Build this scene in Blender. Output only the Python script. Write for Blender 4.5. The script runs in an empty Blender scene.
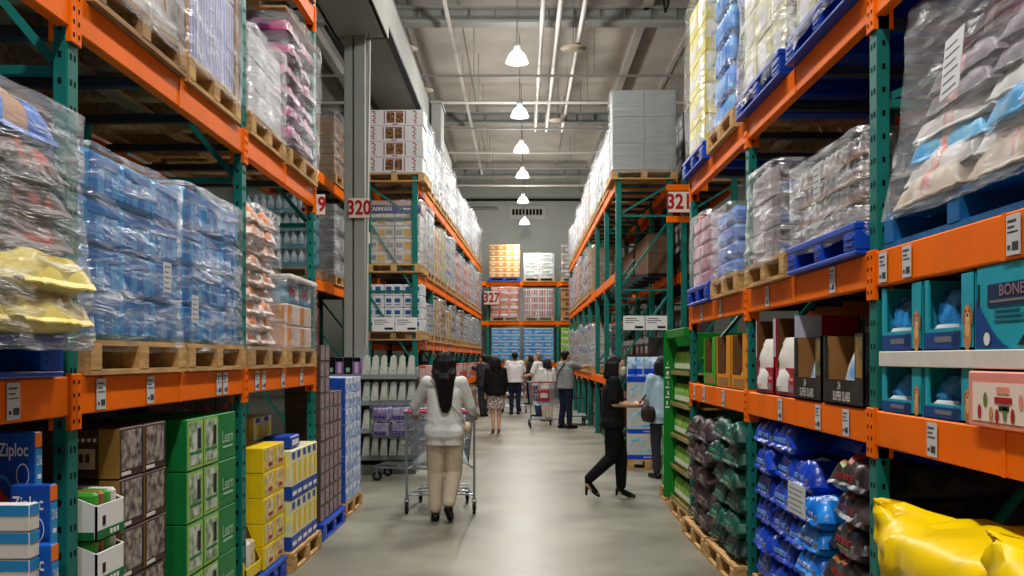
import bpy, bmesh, math, random
from mathutils import Vector, Matrix, noise
R = math.radians
sc = bpy.context.scene
COL = sc.collection
F = 1000.0          # focal length in pixels of the 1024x576 frame
VX, VY = 522.0, 358.0
EYE = 1.55
XL, XR = 1.72, 1.52  # rack faces left / right of the camera axis

# ------------------------------------------------------------------ camera
cd = bpy.data.cameras.new('camera'); cam = bpy.data.objects.new('camera', cd); COL.objects.link(cam)
cd.sensor_width = 36; cd.lens = F*36/1024
cd.shift_x = (512-VX)/1024; cd.shift_y = (VY-288)/1024
cd.clip_start = .05; cd.clip_end = 200
cam.location = (0, 0, EYE); cam.rotation_euler = (R(90), 0, 0)
sc.camera = cam

# ------------------------------------------------------------------ materials
def lin(c):
    r = []
    for v in c[:3]:
        v = v/255
        r.append(v/12.92 if v <= .04045 else ((v+.055)/1.055)**2.4)
    return (*r, 1)
MATS = {}
def mat(key, col=(200,200,200), rough=.6, metal=0, var=.0, vscale=6, emit=0, spec=.22, coat=0, bump=0, bscale=30, col2=None, stretch=None):
    if key in MATS: return MATS[key]
    m = bpy.data.materials.new(key); m.use_nodes = True
    nt = m.node_tree; b = nt.nodes['Principled BSDF']
    b.inputs['Base Color'].default_value = lin(col); b.inputs['Roughness'].default_value = rough
    b.inputs['Metallic'].default_value = metal; b.inputs['Specular IOR Level'].default_value = spec
    b.inputs['Coat Weight'].default_value = coat
    if emit:
        b.inputs['Emission Color'].default_value = lin(col); b.inputs['Emission Strength'].default_value = emit
    if var or bump:
        tc = nt.nodes.new('ShaderNodeTexCoord'); mp = nt.nodes.new('ShaderNodeMapping')
        nt.links.new(tc.outputs['Object'], mp.inputs['Vector'])
        if stretch: mp.inputs['Scale'].default_value = stretch
        oi = nt.nodes.new('ShaderNodeObjectInfo')
        cx = nt.nodes.new('ShaderNodeVectorMath'); cx.operation = 'SCALE'
        cx.inputs[0].default_value = (17, 31, 13); nt.links.new(oi.outputs['Random'], cx.inputs['Scale'])
        nt.links.new(cx.outputs[0], mp.inputs['Location'])
    if var:
        n = nt.nodes.new('ShaderNodeTexNoise'); n.inputs['Scale'].default_value = vscale; n.inputs['Detail'].default_value = 5
        nt.links.new(mp.outputs[0], n.inputs['Vector'])
        cr = nt.nodes.new('ShaderNodeValToRGB')
        c = Vector(lin(col)[:3]); c2 = Vector(lin(col2)[:3]) if col2 else c*(1-var)
        cr.color_ramp.elements[0].position = .38; cr.color_ramp.elements[1].position = .62
        cr.color_ramp.elements[0].color = (*c2, 1); cr.color_ramp.elements[1].color = (*(c*(1+var*.4)), 1)
        nt.links.new(n.outputs['Fac'], cr.inputs['Fac']); nt.links.new(cr.outputs['Color'], b.inputs['Base Color'])
    if bump:
        n2 = nt.nodes.new('ShaderNodeTexNoise'); n2.inputs['Scale'].default_value = bscale; n2.inputs['Detail'].default_value = 3
        nt.links.new(mp.outputs[0], n2.inputs['Vector'])
        bp = nt.nodes.new('ShaderNodeBump'); bp.inputs['Strength'].default_value = bump; bp.inputs['Distance'].default_value = .02
        nt.links.new(n2.outputs['Fac'], bp.inputs['Height']); nt.links.new(bp.outputs[0], b.inputs['Normal'])
    MATS[key] = m
    return m

def film(key, haze=.30, tint=(235,240,245), streak=1.0, sc_=(5, 5, 14)):
    """clear stretch film: see-through, with hazy streaks and glossy wrinkles"""
    if key in MATS: return MATS[key]
    m = bpy.data.materials.new(key); m.use_nodes = True
    nt = m.node_tree; nt.nodes.clear()
    L = nt.links.new; N = nt.nodes.new
    out = N('ShaderNodeOutputMaterial')
    tc = N('ShaderNodeTexCoord'); mp = N('ShaderNodeMapping'); mp.inputs['Rotation'].default_value = (R(24), R(18), R(10))
    mp.inputs['Scale'].default_value = sc_
    oi = N('ShaderNodeObjectInfo'); vm = N('ShaderNodeVectorMath'); vm.operation = 'SCALE'; vm.inputs[0].default_value = (29, 11, 41)
    L(oi.outputs['Random'], vm.inputs['Scale']); L(vm.outputs[0], mp.inputs['Location']); L(tc.outputs['Object'], mp.inputs['Vector'])
    n = N('ShaderNodeTexNoise'); n.inputs['Scale'].default_value = 1.0; n.inputs['Detail'].default_value = 5; n.inputs['Roughness'].default_value = .6; n.inputs['Distortion'].default_value = .45
    L(mp.outputs[0], n.inputs['Vector'])
    mr = N('ShaderNodeMapRange'); mr.inputs['From Min'].default_value = .46; mr.inputs['From Max'].default_value = .74
    mr.inputs['To Min'].default_value = haze*.12; mr.inputs['To Max'].default_value = min(.95, haze*1.7*streak)
    L(n.outputs['Fac'], mr.inputs['Value'])
    bp = N('ShaderNodeBump'); bp.inputs['Strength'].default_value = 1.0; bp.inputs['Distance'].default_value = .05
    L(n.outputs['Fac'], bp.inputs['Height'])
    df = N('ShaderNodeBsdfPrincipled'); df.inputs['Base Color'].default_value = lin(tint); df.inputs['Roughness'].default_value = .22
    df.inputs['Specular IOR Level'].default_value = .9
    L(bp.outputs[0], df.inputs['Normal'])
    tr = N('ShaderNodeBsdfTransparent'); tr.inputs['Color'].default_value = (.97, .97, .98, 1)
    gl = N('ShaderNodeBsdfGlossy'); gl.inputs['Roughness'].default_value = .2; L(bp.outputs[0], gl.inputs['Normal'])
    mx = N('ShaderNodeMixShader'); L(mr.outputs[0], mx.inputs['Fac']); L(tr.outputs[0], mx.inputs[1]); L(df.outputs[0], mx.inputs[2])
    m2 = N('ShaderNodeMixShader'); m2.inputs['Fac'].default_value = .12; L(mx.outputs[0], m2.inputs[1]); L(gl.outputs[0], m2.inputs[2])
    L(m2.outputs[0], out.inputs['Surface'])
    MATS[key] = m
    return m

orange = mat('orange_paint', (255,116,0), .5, var=.10, vscale=3, spec=.10)
green = mat('rack_green_paint', (20,116,106), .42, var=.15, vscale=4)
hole = mat('hole_dark', (6,10,10), .9)
steel = mat('dark_steel', (72,78,84), .5, .3, var=.15)
chrome = mat('wire_chrome', (170,178,186), .28, .85)
grey_metal = mat('grey_metal', (128,134,140), .4, .6)
wood = mat('pallet_wood', (206,164,108), .75, var=.28, vscale=5, stretch=(1,8,8))
wood_d = mat('pallet_wood_worn', (172,136,96), .8, var=.35, vscale=5, stretch=(1,8,8))
bluep = mat('blue_plastic', (18,74,190), .38, var=.1)
bluew = mat('blue_painted_wood', (26,112,180), .6, var=.3, vscale=8)
white = mat('white_paper', (236,236,234), .6)
offwhite = mat('offwhite_card', (224,220,214), .65, var=.06)
black = mat('black_plastic', (14,14,16), .4)
kraft = mat('kraft_card', (168,118,66), .75, var=.12)
kraft_d = mat('kraft_card_dark', (112,76,42), .8, var=.12)
red_print = mat('red_print', (176,30,40), .5)
ink = mat('ink_print', (34,34,40), .6)
inkgrey = mat('grey_ink', (120,120,124), .6)
navy = mat('navy_print', (24,48,128), .5)
blue_print = mat('blue_print', (28,84,190), .45)
rubber = mat('rubber', (24,24,26), .7)
film_m = film('stretch_film', .24, sc_=(3,3,17))
film_h = film('stretch_film_hazy', .36, sc_=(2.5,2.5,15))
film_hh = film('stretch_film_milky', .40, tint=(225,236,248), sc_=(2.2,2.2,13))
film_c = film('stretch_film_clear', .15, sc_=(3,3,20))

# ------------------------------------------------------------------ mesh builder
class MB:
    def __init__(s): s.v = []; s.f = []; s.m = []; s.mats = []; s.sm = []
    def mi(s, m):
        if m not in s.mats: s.mats.append(m)
        return s.mats.index(m)
    def add(s, vs, fs, m, smooth=False):
        o = len(s.v); s.v.extend(tuple(v) for v in vs); k = s.mi(m)
        for f in fs: s.f.append(tuple(i+o for i in f)); s.m.append(k); s.sm.append(smooth)
    def box(s, x0, y0, z0, x1, y1, z1, m):
        if x0 > x1: x0, x1 = x1, x0
        if y0 > y1: y0, y1 = y1, y0
        if z0 > z1: z0, z1 = z1, z0
        vs = [(x0,y0,z0),(x1,y0,z0),(x1,y1,z0),(x0,y1,z0),(x0,y0,z1),(x1,y0,z1),(x1,y1,z1),(x0,y1,z1)]
        s.add(vs, [(0,3,2,1),(4,5,6,7),(0,1,5,4),(1,2,6,5),(2,3,7,6),(3,0,4,7)], m)
    def cbox(s, x0, y0, z0, x1, y1, z1, m, b=.006):
        """box with chamfered edges"""
        b = min(b, (x1-x0)*.3, (y1-y0)*.3, (z1-z0)*.3)
        X = (x0, x1); Y = (y0, y1); Z = (z0, z1); vs = []; idx = {}
        for i in (0,1):
            for j in (0,1):
                for k in (0,1):
                    sx = b if i == 0 else -b; sy = b if j == 0 else -b; sz = b if k == 0 else -b
                    for a, p in (('x', (X[i], Y[j]+sy, Z[k]+sz)), ('y', (X[i]+sx, Y[j], Z[k]+sz)), ('z', (X[i]+sx, Y[j]+sy, Z[k]))):
                        idx[(i,j,k,a)] = len(vs); vs.append(p)
        g = lambda i,j,k,a: idx[(i,j,k,a)]
        fs = []
        for i in (0,1):
            q = [g(i,0,0,'x'), g(i,1,0,'x'), g(i,1,1,'x'), g(i,0,1,'x')]; fs.append(q if i else q[::-1])
            q = [g(0,i,0,'y'), g(1,i,0,'y'), g(1,i,1,'y'), g(0,i,1,'y')]; fs.append(q[::-1] if i else q)
            q = [g(0,0,i,'z'), g(1,0,i,'z'), g(1,1,i,'z'), g(0,1,i,'z')]; fs.append(q if i else q[::-1])
        for i in (0,1):
            for j in (0,1):
                fs.append([g(i,j,0,'x'), g(i,j,0,'y'), g(i,j,1,'y'), g(i,j,1,'x')])
                fs.append([g(i,0,j,'x'), g(i,0,j,'z'), g(i,1,j,'z'), g(i,1,j,'x')])
                fs.append([g(0,i,j,'y'), g(0,i,j,'z'), g(1,i,j,'z'), g(1,i,j,'y')])
                for k in (0,1): fs.append([g(i,j,k,'x'), g(i,j,k,'y'), g(i,j,k,'z')])
        s.add(vs, fs, m)
    def cyl(s, p0, p1, r0, m, n=8, r1=None, caps=True, smooth=True):
        p0 = Vector(p0); p1 = Vector(p1); d = (p1-p0).normalized(); r1 = r0 if r1 is None else r1
        a = d.orthogonal().normalized(); b = d.cross(a)
        vs = []
        for i in range(n):
            t = 2*math.pi*i/n; o = a*math.cos(t)+b*math.sin(t)
            vs += [p0+o*r0, p1+o*r1]
        s.add(vs, [(2*i, 2*((i+1)%n), 2*((i+1)%n)+1, 2*i+1) for i in range(n)], m, smooth)
        if caps:
            s.add([vs[2*i] for i in range(n)], [tuple(range(n))[::-1]], m)
            s.add([vs[2*i+1] for i in range(n)], [tuple(range(n))], m)
    def tube(s, pts, r, m, n=6):
        for a, b in zip(pts, pts[1:]): s.cyl(a, b, r, m, n)
    def bar(s, p0, p1, w, m): s.cyl(p0, p1, w*.7071, m, 4, smooth=False)
    def lathe(s, prof, m, c=(0,0,0), n=16, smooth=True):
        vs = []; k = len(prof)
        for i in range(n):
            t = 2*math.pi*i/n
            for r, z in prof: vs.append((c[0]+r*math.cos(t), c[1]+r*math.sin(t), c[2]+z))
        fs = []
        for i in range(n):
            j = (i+1) % n
            for q in range(k-1): fs.append((i*k+q, j*k+q, j*k+q+1, i*k+q+1))
        s.add(vs, fs, m, smooth)
    def capsule(s, p0, r0, p1, r1, m, n=14, sq=None):
        """tapered capsule (closed); sq=(sx,sy,sz) stretches the radius per axis"""
        p0 = Vector(p0); p1 = Vector(p1); d = p1-p0
        ln = d.length
        d = d/ln if ln > 1e-6 else Vector((0,0,1))
        a = d.orthogonal().normalized(); b = d.cross(a); rings = []
        for k in range(1, 6):
            t = math.pi/2*(1-k/5.0); rings.append((p0-d*r0*math.sin(t), r0*math.cos(t), p0, r0))
        for k in range(0, 5):
            t = math.pi/2*k/5.0; rings.append((p1+d*r1*math.sin(t), r1*math.cos(t), p1, r1))
        def st(q, c):
            if not sq: return q
            o = q-c; return c+Vector((o.x*sq[0], o.y*sq[1], o.z*sq[2]))
        vs = [st(p0-d*r0, p0)]
        for c, r, ce, _ in rings:
            for i in range(n):
                t = 2*math.pi*i/n; vs.append(st(c+(a*math.cos(t)+b*math.sin(t))*r, ce))
        vs.append(st(p1+d*r1, p1))
        fs = []
        for i in range(n): fs.append((0, 1+(i+1)%n, 1+i))
        for q in range(len(rings)-1):
            for i in range(n):
                j = (i+1) % n; fs.append((1+q*n+i, 1+q*n+j, 1+(q+1)*n+j, 1+(q+1)*n+i))
        e = len(vs)-1; o = 1+(len(rings)-1)*n
        for i in range(n): fs.append((e, o+i, o+(i+1)%n))
        s.add(vs, fs, m, True)
    def patch(s, face, a0, z0, a1, z1, m, dims, t=.002):
        """thin printed patch lying on a face of a w x d x h box whose front is y=0"""
        w, d, h = dims
        if face == 'f': s.box(a0, -t, z0, a1, .001, z1, m)
        if face == 'n': s.box(-w/2-t, a0, z0, -w/2+.001, a1, z1, m)
        if face == 'p': s.box(w/2-.001, a0, z0, w/2+t, a1, z1, m)
        if face == 't': s.box(a0, z0, h-.001, a1, z1, h+t, m)
    def text(s, body, face, a, z, size, m, dims, squash=1.0, t=.003):
        vs, fs, wd = text_geo(body)
        w, d, h = dims; out = []
        for x, y in vs:
            x *= size*squash; y *= size
            if face == 'f': out.append((a+x, -t, z+y))
            if face == 'n': out.append((-w/2-t, a-x, z+y))
            if face == 'p': out.append((w/2+t, a+x, z+y))
        s.add(out, fs, m)
    def mesh(s, name):
        me = bpy.data.meshes.new(name); me.from_pydata(s.v, [], s.f)
        for m in s.mats: me.materials.append(m)
        me.polygons.foreach_set('material_index', s.m); me.polygons.foreach_set('use_smooth', s.sm)
        me.update(); return me
TXT = {}
def text_geo(body):
    if body in TXT: return TXT[body]
    cu = bpy.data.curves.new('lettering', 'FONT'); cu.body = body; cu.align_x = 'CENTER'; cu.align_y = 'CENTER'
    cu.offset = .03 if body in ('320','321','319','327') else .012; cu.resolution_u = 3
    ob = bpy.data.objects.new('lettering', cu); COL.objects.link(ob)
    bpy.context.view_layer.update()
    me = bpy.data.meshes.new_from_object(ob.evaluated_get(bpy.context.evaluated_depsgraph_get()))
    vs = [(v.co.x, v.co.y) for v in me.vertices]; fs = [tuple(p.vertices) for p in me.polygons]
    bpy.data.objects.remove(ob); bpy.data.meshes.remove(me); bpy.data.curves.remove(cu)
    wd = max(v[0] for v in vs)-min(v[0] for v in vs)
    TXT[body] = (vs, fs, wd); return TXT[body]
for t_ in ('Ziploc', '216', '320', '321', '319', '327', 'TAIWAN', 'SUPER SLABS', '24', 'BONES', 'Learn', '2'): text_geo(t_)

# ------------------------------------------------------------------ objects
def obj(name, mb, parent=None, loc=(0,0,0), rz=0):
    me = mb.mesh(name) if isinstance(mb, MB) else mb
    o = bpy.data.objects.new(name, me); COL.objects.link(o)
    o.location = loc; o.rotation_euler = (0, 0, rz)
    if parent: o.parent = parent
    return o
def empty(name, loc=(0,0,0), rz=0):
    o = bpy.data.objects.new(name, None); COL.objects.link(o); o.location = loc; o.rotation_euler = (0,0,rz)
    o.empty_display_size = .1
    return o
def tag(o, label, cat, group=None, kind=None):
    if label: o['label'] = label
    if cat: o['category'] = cat
    if group: o['group'] = group
    if kind: o['kind'] = kind
    return o
KIDS = {}
def kids(o): return [c for c in o.children]
def copy_tree(o, parent=None):
    c = o.copy(); COL.objects.link(c)
    if parent: c.parent = parent
    for ch in KIDS.get(o.name, ()): copy_tree(ch, c)
    return c
def remember(o):
    KIDS[o.name] = list(o.children)
    for c in o.children: remember(c)
PROTO = {}
def spawn(key, build, loc, rz, label, cat, group=None):
    """first use builds the thing, later uses copy it with its parts"""
    if key not in PROTO:
        o = build(); remember(o); PROTO[key] = o
    else: o = copy_tree(PROTO[key])
    o.location = loc; o.rotation_euler = (0, 0, rz)
    for k in ('label', 'group'):
        if k in o: del o[k]
    tag(o, label, cat, group)
    return o
NTH = ['first','second','third','fourth','fifth','sixth','seventh','eighth','ninth','tenth','eleventh','twelfth','thirteenth','fourteenth']

class Frame:
    """a row of goods: u runs along the aisle, v into the rack; local x of the goods lies along u, front at y=0"""
    def __init__(s, ox, oy, th, us): s.o = Vector((ox, oy)); s.th = th; s.us = us; s.ex = Vector((math.cos(th), math.sin(th))); s.ey = Vector((-math.sin(th), math.cos(th)))
    def pos(s, u, v, h=0):
        p = s.o + s.ex*(s.us*u) + s.ey*v
        return (p.x, p.y, h)
FL = Frame(-XL, 0, R(90), 1)
FR = Frame(XR, 0, R(-90), -1)
A320 = R(1.45)
F320 = Frame(-XL, 16.5, R(90)-A320, 1)
F321 = Frame(XR, 16.2, R(-90), -1)
FE = Frame(0, 38, 0, 1)
def Dl(px, X=XL): return X*F/(VX-px)
def Dr(px, X=XR): return X*F/(px-VX)
def P(px, py, D): return ((px-VX)*D/F, D, EYE+(VY-py)*D/F)

# ------------------------------------------------------------------ people (built first, while the scene is small)
def remeshed(name, mb, voxel, smooth=4, m=None, cut=None, cutup=None):
    me = mb.mesh(name); ob = bpy.data.objects.new(name, me); COL.objects.link(ob)
    md = ob.modifiers.new('r', 'REMESH'); md.mode = 'VOXEL'; md.voxel_size = voxel; md.use_smooth_shade = True
    if smooth:
        s2 = ob.modifiers.new('s', 'SMOOTH'); s2.factor = .5; s2.iterations = smooth
    bpy.context.view_layer.update()
    r = bpy.data.meshes.new_from_object(ob.evaluated_get(bpy.context.evaluated_depsgraph_get()))
    bpy.data.objects.remove(ob); bpy.data.meshes.remove(me)
    if cut is not None or cutup is not None:
        bm = bmesh.new(); bm.from_mesh(r)
        if cut is not None:
            bmesh.ops.bisect_plane(bm, geom=bm.verts[:]+bm.edges[:]+bm.faces[:], plane_co=(0,0,cut), plane_no=(0,0,-1), clear_outer=True)
        if cutup is not None:
            bmesh.ops.bisect_plane(bm, geom=bm.verts[:]+bm.edges[:]+bm.faces[:], plane_co=(0,0,cutup), plane_no=(0,0,1), clear_outer=True)
        bm.to_mesh(r); bm.free()
    r.materials.clear(); r.materials.append(m)
    r.polygons.foreach_set('material_index', [0]*len(r.polygons)); r.polygons.foreach_set('use_smooth', [True]*len(r.polygons))
    r.name = name
    return r
LAMP_W = 470; GLOW_W = 150; SIDE_W = 70; EXPO = 0.0
skin = mat('skin', (214,168,138), .55)
hair_black = mat('hair_black', (10,8,9), .45, spec=.3, bump=.5, bscale=60, stretch=(6,6,.6))
hair_grey = mat('hair_grey', (122,116,110), .5)
eye_m = mat('eye_dark', (20,14,12), .2)
lip_m = mat('lip', (170,92,86), .5)
cloth = lambda k, c, c2=None, var=.08: mat('cloth_'+k, c, .85, var=var, vscale=9, col2=c2, bump=.35, bscale=14)
J0 = dict(hipL=(-.085,0,.86), kneeL=(-.09,.015,.46), ankL=(-.09,-.02,.08), toeL=(-.10,.13,.03),
          hipR=(.085,0,.86), kneeR=(.09,.015,.46), ankR=(.09,-.02,.08), toeR=(.10,.13,.03),
          shL=(-.165,0,1.335), elL=(-.205,-.02,1.07), wrL=(-.21,.08,.86),
          shR=(.165,0,1.335), elR=(.205,-.02,1.07), wrR=(.21,.08,.86),
          pel=(0,0,.92), chest=(0,0,1.22), neck=(0,-.01,1.385), head=(0,.015,1.505))
def hand(mb, wr, el, m, curl, up):
    w = Vector(wr); d = (w-Vector(el)).normalized()
    up = Vector(up); side = d.cross(up).normalized(); up = side.cross(d).normalized()   # up = back of the hand
    pc = w+d*.055
    for k in (-1.5,-.5,.5,1.5): mb.capsule(w+side*k*.011, .014, w+d*.078+side*k*.018, .0125, m, 8)
    for k, ln in ((-1.5,.058),(-.5,.072),(.5,.076),(1.5,.066)):
        b = w+d*.085+side*k*.019
        j = b+(d*math.cos(curl*.6)-up*math.sin(curl*.6)).normalized()*ln*.55
        e = j+(d*math.cos(curl*1.7)-up*math.sin(curl*1.7)).normalized()*ln*.5
        mb.capsule(b, .0095, j, .0088, m, 8); mb.capsule(j, .0088, e, .0075, m, 8)
    tb = w+d*.03+side*.024
    tj = tb+(side*.7+d*.65-up*.25).normalized()*.036; te = tj+(d*.9+side*.15-up*.35).normalized()*.03
    mb.capsule(tb, .0125, tj, .010, m, 8); mb.capsule(tj, .010, te, .0085, m, 8)
def person(label, loc, rz, H, joints=None, top=None, bottom=None, shoes=None, hair=None, hero=False, mask=False, curl=(.8,.8), up=((0,0,1),(0,0,1)), turn=0, female=True):
    J = {k: Vector(v) for k, v in J0.items()}
    for k, v in (joints or {}).items(): J[k] = Vector(v)
    vox = .0065 if hero else .010
    b = MB()
    sw = .95 if female else 1.12
    cz = J['chest']; pl = J['pel']; nk = J['neck']; hd = J['head']
    for sx in (-1, 1):
        b.capsule(pl+Vector((sx*.055,0,-.03)), .098*sw, cz+Vector((sx*.055,0,0)), .095*sw, skin)
        b.capsule(cz+Vector((sx*.055,0,0)), .095*sw, nk+Vector((sx*.06,0,-.09)), .07*sw, skin)
    b.capsule(pl+Vector((-.07,-.01,-.05)), .10, pl+Vector((.07,-.01,-.05)), .10, skin)
    for S in 'LR':
        b.capsule(nk+Vector((0,0,-.075)), .055, J['sh'+S], .05*sw, skin)
        b.capsule(J['sh'+S], .048*sw, J['el'+S], .038*sw, skin); b.capsule(J['el'+S], .037*sw, J['wr'+S], .026*sw, skin)
        b.capsule(J['hip'+S], .088, J['knee'+S], .055, skin); b.capsule(J['knee'+S], .054, J['ank'+S]+Vector((0,0,.02)), .036, skin)
        an = J['ank'+S]; to = J['toe'+S]; fd = (to-an); fd.z = 0; fd = fd.normalized() if fd.length > .01 else Vector((0,1,0))
        b.capsule(an-fd*.02+Vector((0,0,-.035)), .034, to, .028, skin, sq=(1,1,.85))
        hand(b, J['wr'+S], J['el'+S], skin, curl[0 if S == 'L' else 1], up[0 if S == 'L' else 1])
    b.capsule(nk+Vector((0,0,-.06)), .056, hd+Vector((0,-.015,-.05)), .05, skin)
    Tm = Matrix.Rotation(turn, 4, 'Z')
    def hp(x, y, z): return hd + (Tm @ Vector((x, y, z)))
    b.capsule(hp(0,-.012,.035), .082, hp(0,.0,.03), .082, skin, sq=(.95,1.08,1.05))
    b.capsule(hp(0,.02,-.02), .068, hp(0,.035,-.062), .045, skin)
    b.capsule(hp(0,.084,.012), .010, hp(0,.104,-.018), .013, skin, 10)
    for sx in (-1,1):
        b.capsule(hp(sx*.078,-.005,.015), .014, hp(sx*.078,-.008,-.015), .011, skin, 8)
        b.capsule(hp(sx*.036,.062,-.015), .024, hp(sx*.034,.058,-.03), .022, skin, 10)
    me = remeshed('body', b, vox, 3, skin)
    root = obj('person', me, None, loc, rz)
    s = H/1.62; root.scale = (s, s, s)
    e = MB()
    for sx in (-1,1): e.capsule(hp(sx*.031,.084,.016), .0085, hp(sx*.033,.084,.016), .0085, eye_m, 8)
    obj('eyes', e, root)
    l = MB(); l.capsule(hp(-.018,.082,-.052), .006, hp(.018,.082,-.052), .006, lip_m, 8)
    if not mask: obj('lips', l, root)
    # hair
    h = MB(); hs, hm = hair
    h.capsule(hp(0,-.034,.046), .090, hp(0,-.022,.052), .087, hm, sq=(.98,1.05,1.03))
    if hs in ('bob', 'long'):
        for i in range(9):
            a = R(-205+i*25+5)
            x, y = .078*math.cos(a), .085*math.sin(a)-.02
            ln = (-.085-.02*(i%2)) if hs == 'bob' else -.14
            if hs == 'bob' and y > -.0: ln = -.07
            h.capsule(hp(x, y, .03), .036, hp(x*(1.12+.1*(i%2)), y*(1.1+.12*(i%2)), ln), .034, hm, 8)
        h.capsule(hp(0,-.05,.0), .07, hp(0,-.05,-.08), .065, hm)
    if hs == 'long':
        for i in range(7):
            x = -.085+i*.0283
            z1 = 1.06 + (.05 if i in (0,6) else (.015 if i % 2 else 0))
            h.capsule(hp(x*1.0, -.07, -.06), .038, Vector((x*.85+.02, -.135, z1+.3)), .030, hm, 8); h.capsule(Vector((x*.85+.02, -.135, z1+.3)), .030, Vector((x*.5+.03, -.14, z1)), .016, hm, 8)
    if hs == 'short':
        h.capsule(hp(0,-.045,.0), .072, hp(0,-.04,-.03), .06, hm)
    obj('hair', remeshed('hair', h, .008, 2, hm), root)
    if mask:
        mk = MB(); mk.capsule(hp(0,.045,-.03), .066, hp(0,.05,-.055), .055, mat('mask_cloth', (232,224,206), .8), sq=(1.02,1,1))
        obj('face_mask', remeshed('mask', mk, .006, 2, MATS['mask_cloth']), root)
        st = MB()
        for sx in (-1,1): st.tube([hp(sx*.062,.05,-.01), hp(sx*.084,.0,.005)], .0025, MATS['mask_cloth'])
        obj('mask_strap', st, root)
    # top
    tm, sleeve, hem, loose, name = top
    t = MB(); r = .115*sw*loose
    for sx in (-1,1):
        k = .062*loose*sw
        t.capsule(cz+Vector((sx*k,0,0)), r*.97, nk+Vector((sx*.062,0,-.075)), .084*sw, tm)
        t.capsule(Vector((pl.x+sx*k*1.08, pl.y-.005, hem)), r*1.0, cz+Vector((sx*k,0,0)), r*.97, tm)
    for sx in (-1,1): t.capsule(pl+Vector((sx*.052,-.008,-.03)), .126*max(1,loose*.97), cz+Vector((sx*.05,0,-.02)), .112*loose*sw, tm)
    t.capsule(pl+Vector((-.066,-.012,-.06)), .132*max(1,loose*.97), pl+Vector((.066,-.012,-.06)), .132*max(1,loose*.97), tm)
    t.capsule(pl+Vector((-.055,0,.05)), .122*loose, pl+Vector((.055,0,.05)), .122*loose, tm)
    for S in 'LR':
        a, e2, w = J['sh'+S], J['el'+S], J['wr'+S]
        t.capsule(nk+Vector((0,-.005,-.075)), .064, a, .066*sw, tm)
        if sleeve > .55:
            t.capsule(a, .066*sw*loose, e2, .055*sw*loose, tm); f = (sleeve-.5)*2; t.capsule(e2, .055*sw*loose, e2.lerp(w, f*.93), .042*sw*loose, tm)
        else: t.capsule(a, .066*sw*loose, a.lerp(e2, sleeve*2*.8), .062*sw*loose, tm)
    obj(name, remeshed(name, t, vox*1.15, 4, tm, cut=hem-.02), root)
    # bottom
    bm_, kind, wide = bottom
    q = MB()
    if kind == 'trousers':
        q.capsule(pl+Vector((-.062,-.012,-.05)), .118, pl+Vector((.062,-.012,-.05)), .118, bm_)
        q.capsule(pl+Vector((-.05,0,.06)), .102, pl+Vector((.05,0,.06)), .102, bm_)
        for S in 'LR':
            kn, an = J['knee'+S], J['ank'+S]
            q.capsule(J['hip'+S], .102*wide**.3, kn, .068*wide, bm_); q.capsule(kn, .068*wide, an+Vector((0,0,.035)), .052*wide, bm_)
        obj('trousers', remeshed('trousers', q, vox*1.15, 4, bm_), root)
    else:
        for sx in (-1,1): q.capsule(pl+Vector((sx*.06,0,.05)), .10, Vector((pl.x+sx*.075, pl.y, .52)), .125, bm_)
        q.capsule(pl+Vector((-.06,-.02,-.05)), .115, pl+Vector((.06,-.02,-.05)), .115, bm_)
        obj('skirt', remeshed('skirt', q, vox*1.15, 3, bm_, cut=.53), root)
    # shoes
    sm_, sk = shoes
    for S in 'LR':
        z = MB(); an = J['ank'+S]; to = J['toe'+S]; fd = Vector((to.x-an.x, to.y-an.y, to.z-(an.z-.05)))
        fd = fd.normalized() if fd.length > .02 else Vector((0,1,0))
        if sk == 'heels':
            z.capsule(to-fd*.03, .036, to+fd*.03, .020, sm_, 10); z.capsule(to-fd*.03, .034, an-fd*.03+Vector((0,0,-.03)), .036, sm_, 10)
            hb = an-fd*.045
            z.capsule(hb+Vector((0,0,-.045)), .022, hb+Vector((0,0,-.045))+Vector((-fd.x*.01,-fd.y*.01,-max(.03,an.z-.075))), .016, sm_, 8)
            me2 = remeshed('shoe', z, .006, 1, sm_)
        else:
            dn = Vector((0,0,-.02))
            z.capsule(an-fd*.04+Vector((0,0,-.045)), .046, to+fd*.02, .038, sm_, 12, sq=(1,1,.95)); z.capsule(an+Vector((0,0,-.03)), .045, an+Vector((0,0,.0)), .043, sm_, 12)
            me2 = remeshed('shoe', z, .008, 2, sm_)
        obj('shoe', me2, root)
    tag(root, label, 'person')
    return root, J, s

def strap_tube(root, pts, r, m, name):
    b = MB(); b.tube(pts, r, m, 6); return obj(name, b, root)
def bag_part(root, c, sz, m, name):
    b = MB(); b.capsule(Vector(c)+Vector((0,-sz[1],0)), .05, Vector(c)+Vector((0,sz[1],0)), .05, m, sq=(sz[0]/.05, 1, sz[2]/.05)); return obj(name, b, root)

c_white = cloth('white', (226,226,224)); c_black = cloth('black', (16,16,18)); c_beige = cloth('beige', (206,188,164)); c_grey = cloth('grey', (140,146,148))
c_navy = cloth('navy', (28,34,56)); c_lblue = cloth('light_blue', (176,204,222)); c_dark = cloth('charcoal', (52,50,58)); c_jean = cloth('denim', (50,72,108))
c_floral = mat('cloth_floral', (22,20,22), .85, var=.9, vscale=38, col2=(226,214,204)); c_purple = cloth('purple_grey', (62,54,84))
sh_black = mat('shoe_black', (16,16,18), .3); sh_tan = mat('shoe_tan', (120,84,60), .5); sh_white = mat('shoe_white', (210,208,204), .5)

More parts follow.
